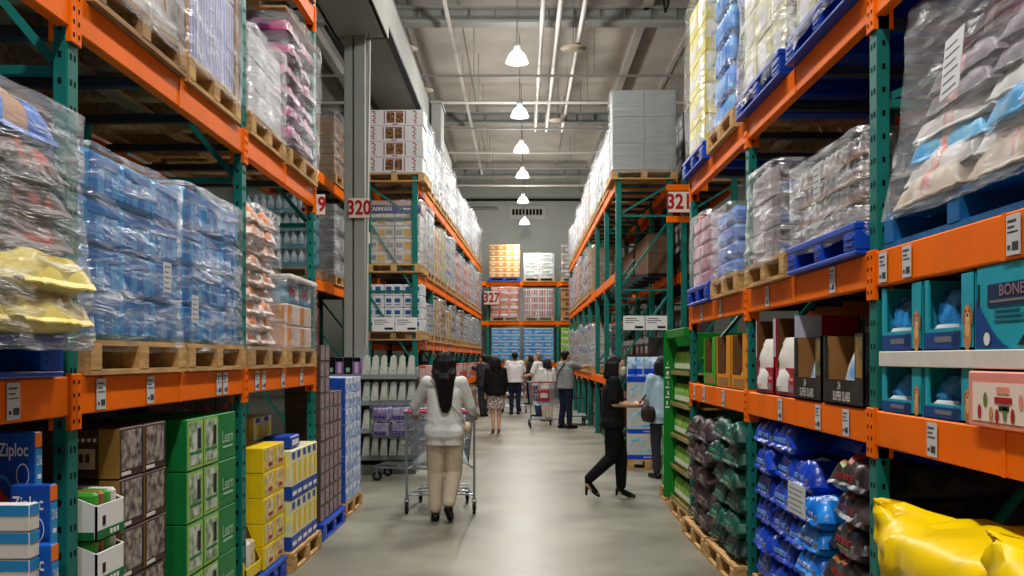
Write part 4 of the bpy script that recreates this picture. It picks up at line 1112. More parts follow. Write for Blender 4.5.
# dark printed cartons on a wooden pallet
pt = pallet(FR, 5.62, 6.62, h, 'w', 'wooden pallet under the wrapped blue and brown printed cartons', v=-.05)
pc = mat('carton_print_mix', (96,88,100), .45, var=.8, vscale=10, col2=(170,158,154)); pcb = mat('carton_royal', (34,70,160), .45); pcd = mat('carton_maroon', (70,44,44), .5, var=.5)
def mix_box(w,d,h):
    b = MB(); D_=(w,d,h); b.cbox(-w/2,0,0,w/2,d,h,pc,.006)
    b.patch('p', .01,.01,d-.01,h*.45,pcb,D_); b.patch('p',.01,h*.5,d-.01,h*.97,pcd,D_); b.patch('p',d*.2,h*.14,d*.8,h*.28,white,D_,.003); return obj('mixed_carton', b)
grid('mix', mix_box, FR, 5.88, 6.55, pt, pt+.55, 2, 3, .42, 'printed carton with a blue side beside the jars', 'carton', 'wrapped printed cartons', v=-.01)
wrap(FR, 5.83, 6.6, pt, pt+.57, 'stretch film around the printed cartons with blue sides', film_h, v=-.04, d=.6, bulge=.025)
# blue and pink loads
pt = pallet(FR, 6.86, 7.82, h, 'w', 'wooden pallet under the wrapped sky blue packs', v=-.05)
skb = mat('pack_sky_blue', (44,110,208), .25, var=.5, vscale=8, col2=(120,170,226))
grid('skb', plain('roll_pack', skb, b_=.03), FR, 7.18, 7.8, pt, pt+.50, 2, 4, .42, 'sky blue pack behind the second post', 'roll pack', 'sky blue wrapped packs', vrows=1)
wrap(FR, 7.15, 7.82, pt, pt+.52, 'stretch film around the sky blue packs', film_c, v=-.035, d=.6, bulge=.02)
pt = pallet(FR, 7.95, 8.92, h, 'b', 'blue plastic pallet under the wrapped pink packs at the rack end', v=-.05)
pnk = mat('pack_pink', (176,92,122), .3, var=.6, vscale=9, col2=(216,190,196))
grid('pnk', plain('tissue_carton', pnk, b_=.02), FR, 8.15, 8.88, pt, pt+.58, 2, 5, .45, 'pink pack at the rack end', 'tissue pack', 'pink wrapped packs', vrows=1)
wrap(FR, 8.12, 8.9, pt, pt+.60, 'stretch film around the pink packs', film_c, v=-.03, d=.65, bulge=.02)

# ================================================================== RIGHT RACK, top beam
h = 3.167
ycs = mat('carton_cream_green', (206,204,150), .45, var=.5, vscale=5, col2=(176,176,116)); og = mat('carton_olive', (120,118,46), .5, var=.3)
def fruit_box(w,d,h):
    b = MB(); D_=(w,d,h); b.cbox(-w/2,0,0,w/2,d,h,ycs,.006); b.patch('p',.0,.003,d*.35,h-.003,og,D_); b.patch('p',d*.4,h*.2,d*.8,h*.7,mat('fruit_orange',(206,110,50),.5),D_); b.patch('f',-w*.3,h*.2,w*.2,h*.7,white,D_); return obj('juice_case', b)
for k, (a, b_) in enumerate(((4.40, 5.56), (5.70, 6.86))):
    wh = ['nearer','farther'][k]
    pt = pallet(FR, a, b_, h, 'b', '%s blue plastic pallet on the upper beam' % wh, v=-.06)
    grid('fb', fruit_box, FR, a+.05, b_-.02, pt, pt+1.05, 3, 4, .45, 'cream and green carton on the %s upper pallet' % wh, 'carton', 'cream and green wrapped cartons')
    wrap(FR, a+.02, b_, pt-.08, pt+1.07, 'stretch film around the cream and green cartons, %s pallet' % wh, film_h, v=-.05, d=.85, bulge=.03, skirt=.03)
pt = pallet(FR, 6.98, 7.98, h, 'w', 'wooden pallet under the sky blue bottles on the upper beam', v=-.05)
bb_ = mat('bottle_pack_blue', (30,120,214), .2, var=.5, vscale=8, col2=(110,180,236))
def bottle_pack(w,d,h):
    b = MB(); n=3; r_ = w/n/2
    for q in range(n):
        x=-w/2+(q+.5)*w/n
        for y in (r_, d-r_, d*.5): b.lathe([(0,0),(r_*.95,.0),(r_,h*.1),(r_,h*.55),(r_*.7,h*.8),(r_*.35,h*.88),(r_*.35,h),(0,h)], bb_, (x,y,0), 10)
    return obj('bottle_pack', b)
grid('btp', bottle_pack, FR, 7.35, 7.92, pt, pt+1.1, 2, 5, .40, 'pack of sky blue bottles on the upper beam', 'bottle pack', 'wrapped blue bottle packs')
wrap(FR, 7.3, 7.96, pt, pt+1.12, 'stretch film around the sky blue bottle packs', film_c, v=-.035, d=.55, bulge=.02)
pt = pallet(FR, 8.1, 9.12, h, 'b', 'blue plastic pallet under the yellow cartons at the rack end', v=-.06)
ycl = mat('carton_lemon', (232,216,50), .45, var=.12); ygr = mat('carton_leaf_green', (70,140,60), .5); yww = mat('carton_lemon_white', (232,232,214), .5)
def lemon_box(w,d,h):
    b = MB(); D_=(w,d,h); b.cbox(-w/2,0,0,w/2,d,h,ycl,.005)
    b.patch('p',.01,h*.4,d*.98,h*.96,yww,D_); vs=[(w/2+.004,d*.1,h*.45),(w/2+.004,d*.9,h*.45),(w/2+.004,d*.8,h*.68),(w/2+.004,d*.5,h*.8),(w/2+.004,d*.25,h*.7)]; b.add(vs,[(0,1,2,3,4)],ygr)
    b.patch('p',d*.25,h*.1,d*.8,h*.3,mat('carton_gold',(206,176,30),.5),D_,.003); b.patch('f',-w*.4,h*.3,w*.4,h*.7,yww,D_); return obj('tea_case', b)
grid('lem', lemon_box, FR, 8.3, 9.08, pt, pt+1.32, 2, 5, .42, 'lemon yellow carton at the upper rack end', 'carton', 'lemon yellow cartons at the upper rack end')
wrap(FR, 8.26, 9.1, pt-.03, pt+1.34, 'stretch film around the lemon yellow cartons', film_c, v=-.04, d=.6, bulge=.015)

# ================================================================== RIGHT RACK, open shelf at 1.32 m
h = 1.327
tq = mat('box_turquoise', (30,168,190), .4, var=.08); tqd = mat('box_turquoise_inner', (18,116,140), .5); tqn = mat('box_deep_blue', (20,70,140), .45); gold = mat('dog_gold', (206,140,84), .6, var=.3, vscale=20); bandm = mat('box_navy_band', (24,48,84), .45)
pouch = mat('pouch_blue', (44,140,206), .25, var=.5, vscale=14, col2=(20,76,130)); pouchw = mat('pouch_label', (226,230,234), .4)
def pouch_mesh(w, d, h, seed, m, mw):
    """stand-up pouch with a sealed fin on top"""
    b = MB(); n=12; k=10; vs=[]
    for j in range(k+1):
        t=j/k; th=d*.5*(1-t**2.2)**.7+.004; ww=w*(.96+.04*math.cos(t*3))*.5
        for i in range(n):
            a=2*math.pi*i/n; x=ww*math.copysign(abs(math.cos(a))**.6,math.cos(a)); y=th*math.copysign(abs(math.sin(a))**.8,math.sin(a))
            q=noise.noise(Vector((x*14+seed,y*14,t*6)))*.012
            vs.append((x+q, y+q, h*t))
    fs=[(j*n+i,j*n+(i+1)%n,(j+1)*n+(i+1)%n,(j+1)*n+i) for j in range(k) for i in range(n)]
    lo=[f for f in fs if (f[0]//n) in (1,2,3) and f[0]%n in (7,8,9,10)]
    b.add(vs,[f for f in fs if f not in lo],m,True)
    b.add(vs,lo,mw,True); return b
def dog(b, x, y, z, s_):
    """golden dog printed on the board: head, ears and body outline"""
    def disc(cx, cz, rx, rz, m, t):
        vs=[(x+(cx+rx*math.cos(2*math.pi*i/14))*s_, y-t, z+(cz+rz*math.sin(2*math.pi*i/14))*s_) for i in range(14)]; b.add(vs,[tuple(range(14))],m)
    disc(-.02,.30,.20,.36,gold,.002); disc(.0,.76,.19,.22,gold,.0025); disc(-.17,.70,.07,.19,mat('dog_ear',(176,110,62),.6),.003); disc(.19,.70,.07,.19,MATS['dog_ear'],.003); disc(.0,.46,.13,.22,mat('dog_chest',(228,178,120),.6),.0028)
    disc(.02,.68,.11,.12,mat('dog_muzzle',(232,196,150),.6),.0035); disc(.02,.73,.045,.035,ink,.004); disc(-.07,.84,.025,.025,ink,.004); disc(.11,.84,.025,.025,ink,.004)
def treat_box(w, d, h):
    root = empty('treat_display_box'); D_=(w,d,h); th=.008; b = MB()
    lip=h*.30; sl=w*.10; sr=w*.24
    b.box(-w/2,0,0,w/2,d,th,tq); b.box(-w/2,d-th,0,w/2,d,h,tqd)
    b.box(-w/2,0,0,-w/2+th,d,h,tq); b.box(w/2-th,0,0,w/2,d,h,tq)
    b.box(-w/2,0,0,w/2,th,lip,tq); b.box(-w/2,0,lip,-w/2+sl,th,h,tq); b.box(w/2-sr,0,lip,w/2,th,h,tq)
    b.box(-w/2,d*.6,h-th,w/2,d,h,tq)
    b.patch('f',-w*.49,.004,w*.25,lip*.82,tqn,D_); b.patch('f',-w*.25,lip*.35,w*.08,lip*.62,inkgrey,D_,.003)
    for q in range(3): b.add([(w*(.10+q*.045),-.003,lip*.15),(w*(.12+q*.045),-.003,lip*.15),(w*(.15+q*.045),-.003,lip*.9),(w*(.135+q*.045),-.003,lip*.9)],[(0,1,2,3)],ink)
    dog(b, w*.39, -.001, .005, min(w*.36, h*.62))
    obj('carton', b, root)
    for q in range(2):
        p = pouch_mesh(w*.40, d*.35, h*.80, q*3, pouch, pouchw); obj('pouch', p, root, (-w*.20+q*w*.27, d*.20+.03*q, th+.002), R(8-16*q))
    return root
bw_ = .425
us3 = [4.01, 3.57, 3.13]
for c, u in enumerate(us3):
    nm = ['beside the post','in the middle column','in the near column'][c]
    if c < 2: spawn('tb1', lambda: treat_box(bw_,.36,.185), FR.pos(u,.0,h), FR.th, 'turquoise treat box with golden dog, lower row, '+nm, 'display box', 'turquoise treat boxes')
    if c < 2: spawn('tb2', lambda: treat_box(bw_,.36,.262), FR.pos(u,.0,h+.252), FR.th, 'turquoise treat box with golden dog, upper row, '+nm, 'display box', 'turquoise treat boxes')
def tray(w,d,h):
    b = MB(); b.cbox(-w/2,0,0,w/2,d,h,offwhite,.003); return obj('cardboard_tray', b)
for c, u in enumerate(us3):
    spawn('wt', lambda: tray(bw_+.012,.38,.062), FR.pos(u,-.012,h+.188), FR.th, 'white cardboard tray between the turquoise rows, '+['beside the post','in the middle','above the pink box'][c], 'tray', 'white trays between treat boxes')
# closed turquoise box with lettering
def closed_treat(w,d,h):
    b = MB(); D_=(w,d,h); b.cbox(-w/2,0,0,w/2,d,h,tq,.005)
    vs=[(-w*.5,-.002,.003)]+[(-w*.5+w*.5*t, -.002, h*.62*(1-t)**1.6+.003) for t in (0,.2,.4,.6,.8,1)]
    b.add(vs,[tuple(range(len(vs)))],tqn)
    b.patch('f',-w*.32,h*.5,w*.46,h*.76,bandm,D_,.003); b.text('BONES','f',w*.06,h*.67,.05,mat('band_letter',(150,120,130),.5),D_,1.25,t=.005)
    b.patch('f',-w*.28,h*.54,w*.3,h*.57,inkgrey,D_,.004)
    for q in range(3): b.patch('f',-w*.22,h*(.32+.06*q),w*(.2-.04*q),h*(.34+.06*q),tqd,D_,.003)
    b.add([(w*.1,-.004,h*.04),(w*.18,-.004,h*.04),(w*.48,-.004,h*.42),(w*.40,-.004,h*.44)],[(0,1,2,3)],ink)
    b.patch('f',-w*.47,h*.5,-w*.45,h*.78,ink,D_,.003)
    vs=[(-w*.32+.022*math.cos(i*.449),-.005,h*.12+.022*math.sin(i*.449)) for i in range(14)]; b.add(vs,[tuple(range(14))],white)
    return obj('treat_carton', b)
spawn('ct', lambda: closed_treat(.47,.36,.275), FR.pos(3.11,.0,h+.252), FR.th, 'closed turquoise carton with a navy lettering band above the pink box', 'carton')
pk = mat('box_pink', (238,150,138), .5, var=.06); pkc = mat('box_cream', (244,226,214), .5)
b = MB(); D_=(.46,.36,.18); w,d,hh=D_; b.cbox(-w/2,0,0,w/2,d,hh,pk,.005); b.patch('f',-w*.42,.02,w*.42,hh*.8,pkc,D_)
b.patch('f',-w*.05,hh*.62,w*.12,hh*.74,pk,D_,.004); b.patch('f',-w*.08,hh*.45,w*.16,hh*.56,red_print,D_,.004); b.patch('f',-w*.02,hh*.33,w*.12,hh*.41,ink,D_,.004)
for q,(x,z,m_) in enumerate(((-.14,.05,red_print),(-.10,.09,mat('leaf_print',(110,130,70),.5)),(-.06,.045,gold),(-.02,.04,red_print),(.03,.05,MATS['leaf_print']),(.08,.045,red_print),(.13,.09,pk))):
    vs=[(x+.013*math.cos(i*.52),-.004,z+.024*math.sin(i*.52)) for i in range(12)]; b.add(vs,[tuple(range(12))],m_)
tag(obj('pink_carton', b, None, FR.pos(3.11,-.03,h), FR.th), 'pink carton with cream panel and fruit print on the orange beam', 'carton')
# red boxes with white pouches
rb = mat('box_red', (176,20,52), .4, var=.06); rlv = mat('box_lavender', (206,206,226), .5); wp = mat('pouch_white', (232,228,220), .4, var=.08)
def red_box(w,d,h):
    root = empty('treat_display_box'); D_=(w,d,h); b = MB(); open_box(b,w,d,h,h*.36,rb,kraft_d,.0)
    b.patch('f',-w*.4,h*.06,w*.4,h*.15,mat('band_letter',(150,120,130),.5),D_); b.patch('f',-w*.4,h*.2,w*.4,h*.24,pk,D_)
    for sx in (-1,1): b.box(sx*w/2-.006,-.002,h*.5,sx*w/2+.006,d*.4,h,rlv)
    obj('carton', b, root); obj('pouch', pouch_mesh(w*.75,d*.4,h*.68,5,wp,white), root, (0,.06,.03), R(6)); return root
for c, u in enumerate((5.78, 6.26)): spawn('rb', lambda: red_box(.44,.36,.46), FR.pos(u,0,h), FR.th, 'red display box with white pouches, %s' % ['next to the black boxes','next to the far post'][c], 'display box', 'red display boxes')
# black boxes
bkx = mat('box_black_print', (44,44,38), .35, var=.5, vscale=8, col2=(24,24,24)); bko = mat('box_amber_print', (150,110,40), .4, var=.6, vscale=10, col2=(60,90,70)); bpo = mat('pouch_sky', (60,150,216), .3, var=.4, col2=(226,230,232))
def black_disp(w,d,h):
    root = empty('treat_display_box'); D_=(w,d,h); b = MB(); open_box(b,w,d,h,h*.36,bkx,kraft,.0)
    b.box(-w/2,0,h*.36,-w*.42,.008,h,bkx); b.box(w*.30,0,h*.36,w/2,.008,h,bkx); b.patch('f',w*.33,h*.4,w*.47,h*.95,bko,D_)
    b.text('SUPER SLABS','f',-w*.0,h*.12,.062,offwhite,D_,.72); b.text('24','f',-w*.06,h*.27,.05,offwhite,D_,.9)
    obj('carton', b, root)
    obj('pouch', pouch_mesh(w*.35,d*.4,h*.85,9,bpo,pouchw), root, (-w*.02,.10,.01), R(-10)); return root
for c, (u, w_) in enumerate(((5.30,.50),(4.72,.60))):
    spawn(('bd',c), lambda: black_disp(w_,.36,.335), FR.pos(u,-.01,h), FR.th, 'black display box with pale lettering, %s' % ['beside the red boxes','beside the post'][c], 'display box', 'black display boxes')
# blue flat goods behind the black boxes, on the shelf
for c, u in enumerate((5.3, 4.75)):
    spawn('bkg', lambda: plain('blue_carton', bandm)(.5,.4,.44), FR.pos(u,.5,h), FR.th, 'dark blue carton standing behind the black display boxes, %s' % ['far one','near one'][c], 'carton', 'dark blue cartons behind the black boxes')
# green and orange boxes
gb2 = mat('box_leaf_green', (52,176,40), .4); ob2 = mat('box_amber', (238,150,20), .4, var=.06); 
def disp2(m):
    def f(w,d,h):
        root = empty('snack_display_box'); b = MB(); open_box(b,w,d,h,h*.26,m,kraft_d,.0); b.patch('f',-w*.35,h*.06,w*.35,h*.2,kraft,(w,d,h)); b.box(w/2-.16,0,h*.26,w/2,.008,h,m); obj('carton', b, root)
        obj('pouch', pouch_mesh(w*.4,d*.4,h*.7,4,kraft_d if m is not ob2 else mat('pouch_bw',(120,120,124),.35,var=.8,vscale=12,col2=(20,20,20)),offwhite), root, (-w*.1,.11,.01), 0); return root
    return f
for c, (u, m_, nm) in enumerate(((7.0,ob2,'amber'),(7.55,ob2,'amber'),(8.1,gb2,'green'))):
    spawn(('d2',nm), lambda: disp2(m_)(.53,.4,.39), FR.pos(u,0,h), FR.th, '%s snack display box, %s' % (nm, ['beside the far side of the post','second from the post','at the rack end'][c]), 'display box', 'amber and green display boxes')
gpk = mat('pack_green_white', (60,140,80), .4, var=.8, vscale=10, col2=(220,226,220))
for c in range(4):
    spawn('gpk', lambda: plain('green_pack', gpk, b_=.02)(.42,.3,.5), FR.pos(6.95+c*.5,.5,h), FR.th, 'green and white pack behind the amber boxes, %s' % ['at the post','second from post','third from post','at the rack end'][c], 'pack', 'green and white packs at the back')

# ================================================================== RIGHT RACK, floor level
yl2 = mat('bag_bright_yellow', (250,212,0), .3, var=.1, vscale=4, bump=.25, bscale=9); yl2b = mat('bag_dark_print', (60,56,60), .4)
pallet(FR, 2.0, 3.5, 0, 'w', 'wooden pallet on the floor under the bright yellow bags', v=-.02)
rr = random.Random(8)
def litter_bag(seed, L=1.0, W=.56, H=.24):
    """big plump bag lying along the beam, its far end drawn out to an upright crimped seam"""
    b = MB(); ns, n = 26, 22; off = Vector((seed*2.1, seed*.7, seed*1.9)); vs = []
    for k in range(ns+1):
        t = k/ns; x = -L/2 + L*t
        g = min(1, max(0, (t-.01)/.20)); g = g*g*(3-2*g)
        e = min(1, (1-t)/.10+.02)**.5
        w = (.012+(W-.012)*g)*(.6+.4*e); hh = (.17+(H-.17)*g)*(.55+.45*e); zc = H/2+(.075)*(1-g)
        for i in range(n):
            a = 2*math.pi*i/n; ca, sa = math.cos(a), math.sin(a)
            y = w/2*math.copysign(abs(ca)**.75, ca); z = hh/2*math.copysign(abs(sa)**.75, sa)
            f = math.exp(-((t-.18)/.20)**2)
            y += noise.noise(Vector((t*11, ca*1.6, sa*2.6))+off)*.05*f + abs(noise.noise(Vector((t*17, ca*3, sa*4))+off))*.07*f + noise.noise(Vector((t*5, ca*1.5, sa*1.5))+off)*.02*g
            z += noise.noise(Vector((t*10, ca*2.4+5, sa*1.8))+off)*.05*f - abs(noise.noise(Vector((t*15+3, ca*4, sa*3))+off))*.08*f + noise.noise(Vector((t*4+9, ca*1.5, sa*1.5))+off)*.02*g
            vs.append((x, y+W/2-.22*(1-g), max(-.0, zc+z)))
    fs = [(k*n+i, k*n+(i+1)%n, (k+1)*n+(i+1)%n, (k+1)*n+i) for k in range(ns) for i in range(n)]
    pr = [f for f in fs if 12 <= f[0]//n <= 14 and f[0]%n in (12,13,14)]
    b.add(vs, [f[::-1] for f in fs if f not in pr], yl2, True); b.add(vs, [f[::-1] for f in pr], yl2b, True)
    b.add([vs[i] for i in range(n)], [tuple(range(n))], yl2); b.add([vs[ns*n+i] for i in range(n)], [tuple(range(n))[::-1]], yl2)
    return obj('litter_bag', b)
for k, (u, z, v_, ro, nm) in enumerate(((3.24,.75,-.27,0,'its crimped seam pointing past the post, topmost'),(2.25,.81,-.36,-6,'nearest the camera, folded top'))):
    spawn(('lit',k), lambda: litter_bag(3+k*4), FR.pos(u,v_,z), FR.th+R(ro), 'bright yellow bag, '+nm, 'bag', 'bright yellow bags on the floor')
for r_ in range(4):
    for c, u in enumerate((2.95,3.5)):
        spawn(('yb2',c), lambda: obj('litter_bag', bag_mesh(.55,.95,.19,31+c*5,yl2,yl2b,(.42,.6,.12,.2),.04,crease=.03,pu=3.4,qv=9)), FR.pos(u,.06+rr.uniform(-.03,.03),.12+r_*.145), FR.th+R(rr.uniform(-4,4)), 'bright yellow bag under the top ones, %s, %s' % (rowname(r_,4), ['nearer','beside the post'][c]), 'bag', 'bright yellow bags on the floor')
# black and red bags
bag_r1 = mat('bag_print_red', (150,34,34), .4); bag_r2 = mat('bag_print_olive', (120,130,60), .4); bag_l1 = mat('bag_print_pale_blue', (110,160,226), .4); bag_g1 = mat('bag_print_teal', (60,140,120), .4); bag_y1 = mat('bag_print_yellow', (170,170,60), .4); bag_b1 = mat('bag_print_taupe', (140,124,116), .4)
def bars(m1, m2):
    def f(b, w, d, h):
        for q, ww in enumerate((.03,.022,.035,.026,.03)): b.box(-.13+q*.045, -.004, h*.42, -.13+q*.045+ww, .03, h*.56, m1)
        b.box(-.12, -.003, h*.26, .07, .03, h*.33, m2); b.box(.12, -.004, h*.3, .15, .03, h*.5, inkgrey)
    return f
bk = mat('bag_black', (30,28,30), .28, var=.7, vscale=9, col2=(74,66,66)); bkr = mat('bag_red_green', (170,50,50), .35, var=.8, vscale=10, col2=(120,140,60))
pallet(FR, 4.42, 5.04, 0, 'd', 'worn wooden pallet on the floor under the black bags', v=-.02)
bag_stack('bk', 'pet_food_bag', FR, [4.66], .15, 6, .152, .85, .50, bk, bkr, (.1,.55,.02,.25), lambda r_,c,n: 'black bag with red print beside the post, %s' % rowname(r_,n), 'bag', 'black and red bags on the floor', v=-.02, crease=.02, patches=bars(bag_r1, bag_r2))
# light blue bags in front
lbb = mat('bag_sky_blue', (34,140,226), .25, var=.35, vscale=6, col2=(20,100,200)); pr2 = mat('bag_white_print', (190,210,236), .4, var=.7, vscale=30, col2=(40,90,190)); blu = mat('bag_blue', (14,66,190), .25, var=.4, vscale=6, col2=(10,44,140)); 
bag_stack('lb', 'pet_food_bag', FR, [5.08], .15, 5, .135, .7, .40, lbb, pr2, (.2,.8,.06,.2), lambda r_,c,n: 'sky blue bag in front of the darker blue ones, %s' % rowname(r_,n), 'bag', 'sky blue bags on the floor', v=-.06, crease=.022, patches=bars(pr2, navy))
pallet(FR, 5.05, 6.55, 0, 'w', 'wooden pallet on the floor under the blue bags', v=-.02)
bag_stack('bl', 'pet_food_bag', FR, [5.45, 5.88, 6.32], .15, 6, .165, .8, .46, blu, pr2, (.25,.75,.08,.2), lambda r_,c,n: 'royal blue pet food bag on the floor, %s, %s' % (rowname(r_,n), ['near column','middle column','far column'][c]), 'bag', 'royal blue bags on the floor', v=-.0, counts=[5,6,6], crease=.022, patches=bars(bag_l1, pr2))
b = MB(); b.box(-.16,-.003,0,.16,0,.16,card)
for q in range(5): b.box(-.14,-.004,.02+q*.027,.12-.03*(q%2),-.002,.025+q*.027,inkgrey)
tag(obj('price_sheet', b, None, FR.pos(5.17,-.10,.74), FR.th), 'white printed sheet in front of the blue bags above the sky blue ones', 'sheet')
for c, u in enumerate((4.75, 5.3)):
    spawn('bfl', lambda: obj('pet_food_bag', bag_mesh(.62,.8,.17,77,blu,pr2,(.3,.7,.3,.7),.03)), FR.pos(u,.22,1.055-.06*c), FR.th+R(3), 'dark blue bag lying deep under the beam, %s' % ['nearer','farther'][c], 'bag', 'dark blue bags deep under the beam')
# dark green and dark brown bags
dgb = mat('bag_dark_green', (10,78,64), .38, var=.5, vscale=7, col2=(6,44,40)); dgy = mat('bag_yellow_line', (150,150,60), .4, var=.7, vscale=18, col2=(60,100,90)); dbb = mat('bag_dark_brown', (66,50,52), .42, var=.5, vscale=7, col2=(36,27,30))
pallet(FR, 6.74, 7.78, 0, 'w', 'wooden pallet on the floor under the dark green bags', v=-.10)
pallet(FR, 7.85, 8.9, 0, 'w', 'wooden pallet on the floor under the dark brown bags', v=-.10)
bag_stack('dgn', 'pet_food_bag', FR, [7.02, 7.5], .15, 6, .155, .75, .50, dgb, dgy, (.25,.75,.1,.16), lambda r_,c,n: 'dark green pet food bag on the floor, %s, %s' % (rowname(r_,n), ['near column','far column'][c]), 'bag', 'dark green bags on the floor', v=-.06, crease=.022, patches=bars(bag_g1, bag_y1))
bag_stack('dbn', 'pet_food_bag', FR, [8.1, 8.58], .15, 5, .172, .75, .50, dbb, dgy, (.35,.65,.1,.14), lambda r_,c,n: 'dark brown pet food bag on the floor, %s, %s' % (rowname(r_,n), ['near column','far column'][c]), 'bag', 'dark brown bags on the floor', v=-.06, crease=.024, patches=bars(bag_b1, bag_y1))
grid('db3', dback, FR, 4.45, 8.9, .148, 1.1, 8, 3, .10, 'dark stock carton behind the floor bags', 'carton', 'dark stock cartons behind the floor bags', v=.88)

# ================================================================== green drink display beyond the right rack end
dgr = mat('display_green2', (22,130,44), .45); btl = mat('bottle_green', (110,176,50), .2, var=.3, vscale=10, col2=(170,206,110)); cap = mat('bottle_cap', (20,34,24), .4); lblm = mat('bottle_label', (216,226,200), .5)
def drink_display(fr, u0, u1, hts, label, kinds):
    pass
pt = pallet(FR, 9.02, 10.12, 0, 'w', 'wooden pallet on the floor under the tall green drink display', v=-.03)
root = empty('drink_display', FR.pos(9.57,.0,pt), FR.th)
b = MB()
b.cbox(-.56,.0,0,-.53,.75,1.66,dgr,.004)          # far side panel
b.cbox(-.56,-.085,.0,-.545,.02,1.66,dgr,.003)      # its front wing
for q in range(5): b.box(-.546,-.07,.9+q*.1,-.5435,-.03,.915+q*.1,white); b.box(-.546,-.06+.01*(q%3),.93+q*.1,-.5435,-.045+.01*(q%2),.97+q*.1,white)
obj('side_panel', b, root)
b = MB(); b.cbox(-.56,-.06,1.60,.54,.0,1.68,dgr,.004); obj('header', b, root)
for r_ in range(5):
    b = MB(); b.cbox(-.53,-.01,r_*.31,.53,.74,r_*.31+.012,kraft,.002); b.cbox(-.53,-.02,r_*.31,.53,-.01,r_*.31+.04,mat('tray_lime',(150,140,84),.5,var=.2),.002); obj('tray', b, root)
tag(root, 'tall green cardboard drink display beyond the pet food rack', 'display')
def bottle():
    b = MB(); r_=.038
    b.lathe([(0,0),(r_,0),(r_,.15),(r_*.8,.185),(r_*.38,.215),(r_*.38,.245),(0,.245)], btl, (0,0,0), 10); b.lathe([(r_*.44,.205),(r_*.44,.265),(0,.265)], cap, (0,0,0), 8); b.lathe([(r_*1.03,.05),(r_*1.03,.10)], lblm, (0,0,0), 10)
    return obj('drink_bottle', b)
for r_ in range(5):
    for c in range(11):
        for dv in range(1):
            u = 9.57+.46-c*.092
            spawn('btl', bottle, FR.pos(u,.05,pt+.013+r_*.31), FR.th, 'green drink bottle on the tall display, %s, place %s from the near end' % (rowname(r_,5), NTH[10-c]), 'bottle', 'green drink bottles on the display')
pt = pallet(FR, 10.3, 11.2, 0, 'w', 'wooden pallet on the floor under the low green drink cartons', v=.02)
grid('gdc', plain('drink_carton', dgr, lblm), FR, 10.32, 11.18, pt, pt+.66, 3, 3, .4, 'low green drink carton past the tall display', 'carton', 'low green drink cartons', v=.04)
# ================================================================== far racks: goods
def two_tone(name, m, m2, m3=None, style=0):
    def f(w,d,h):
        b = MB(); D_=(w,d,h); b.cbox(-w/2,0,0,w/2,d,h,m,.006)
        if style == 0: b.patch('f',-w*.4,h*.15,w*.4,h*.5,m2,D_); b.patch('f',-w*.3,h*.62,w*.2,h*.82,m3 or m2,D_)
        if style == 1:
            for q in range(3): b.patch('f',-w*.42+q*w*.3,h*.1,-w*.2+q*w*.3,h*.9,m2 if q % 2 == 0 else (m3 or m2),D_)
        if style == 2: b.patch('f',-w*.48,h*.7,w*.48,h*.95,m2,D_); b.patch('f',-w*.2,h*.2,w*.25,h*.55,m3 or m2,D_)
        return obj(name, b)
    return f
cw = mat('case_white', (204,202,196), .5, var=.08); cc = mat('case_cream', (222,206,176), .5, var=.12); ct_ = mat('case_tan', (186,142,96), .6, var=.12); cp = mat('case_pink', (220,170,160), .5, var=.2); cy = mat('case_yellow', (206,186,70), .5, var=.3); cb = mat('case_blue', (66,116,186), .45, var=.3); cg = mat('case_green', (110,160,90), .5, var=.3); crd = mat('case_red', (190,60,56), .5, var=.2); cgy = mat('case_grey', (150,150,150), .5, var=.15); cdk = mat('case_dark', (60,56,58), .5, var=.2)
FAR = [('white_case', two_tone('white_case', cw, cgy, cb, 0), 'white printed carton'), ('cream_case', two_tone('cream_case', cc, cy, crd, 1), 'cream printed carton'), ('tan_case', two_tone('tan_case', ct_, kraft_d, None, 2), 'tan carton'),
       ('pink_case', two_tone('pink_case', cp, crd, cw, 0), 'pink printed carton'), ('tissue_case', two_tone('tissue_case', cw, cb, cg, 2), 'white blue-banded carton'), ('yellow_case', two_tone('yellow_case', cy, cw, cg, 1), 'yellow printed carton'), ('grey_case', two_tone('grey_case', cgy, cdk, cw, 2), 'grey carton')]
FW = [0]
def far_load(fr, u0, u1, h, top, key, where, v=-.03, nc=2, nr=3, pk='w', d=.9):
    kn, bl, ds = FAR[key]
    pt = pallet(fr, u0, u1, h, pk, 'pallet, %s' % where, v=v, far=True, d=1.0)
    grid(('far',kn), bl, fr, u0+.02, u1-.02, pt, top, nc, nr, .45, '%s, %s' % (ds, where), 'carton', None, v=v+.02)
    w_ = round(u1-u0,2); hh = round(top-pt,1); FW[0] += 1
    def build():
        WR[0] += 1; vs, fs = wrap_mesh(w_, d-.06, hh+.03, WR[0], .018, 0, True, .04)
        b = MB(); b.add(vs, fs, film_h, True); return obj('stretch_wrap', b)
    spawn(('fw', w_, hh, FW[0] % 3), build, fr.pos((u0+u1)/2, v-.005, pt), fr.th, 'stretch film, %s' % where, 'stretch wrap')
fr_ = random.Random(21)
pat20 = {4.452: [4,0,0,6,4,0,0,0,4,0,6,0,0], 2.957: [0,1,5,4,0,3,0,3,3,0,0,3,0], 1.842: [4,1,2,1,6,0,2,4,0,0,4,0,0]}
lvn = {4.452:'column side rack top beam', 2.957:'column side rack third beam', 1.842:'column side rack second beam'}
for lv, ks in pat20.items():
    for i, k in enumerate(ks):
        u0 = .085+(i+1)//2*2.24+(i+1)%2*1.06; hi = {4.452: 5.72, 2.957: 4.18, 1.842: 2.74}[lv]-fr_.uniform(0,.22)
        far_load(F320, u0, u0+1.02, lv, hi, k, '%s, %s load' % (lvn[lv], NTH[i]))
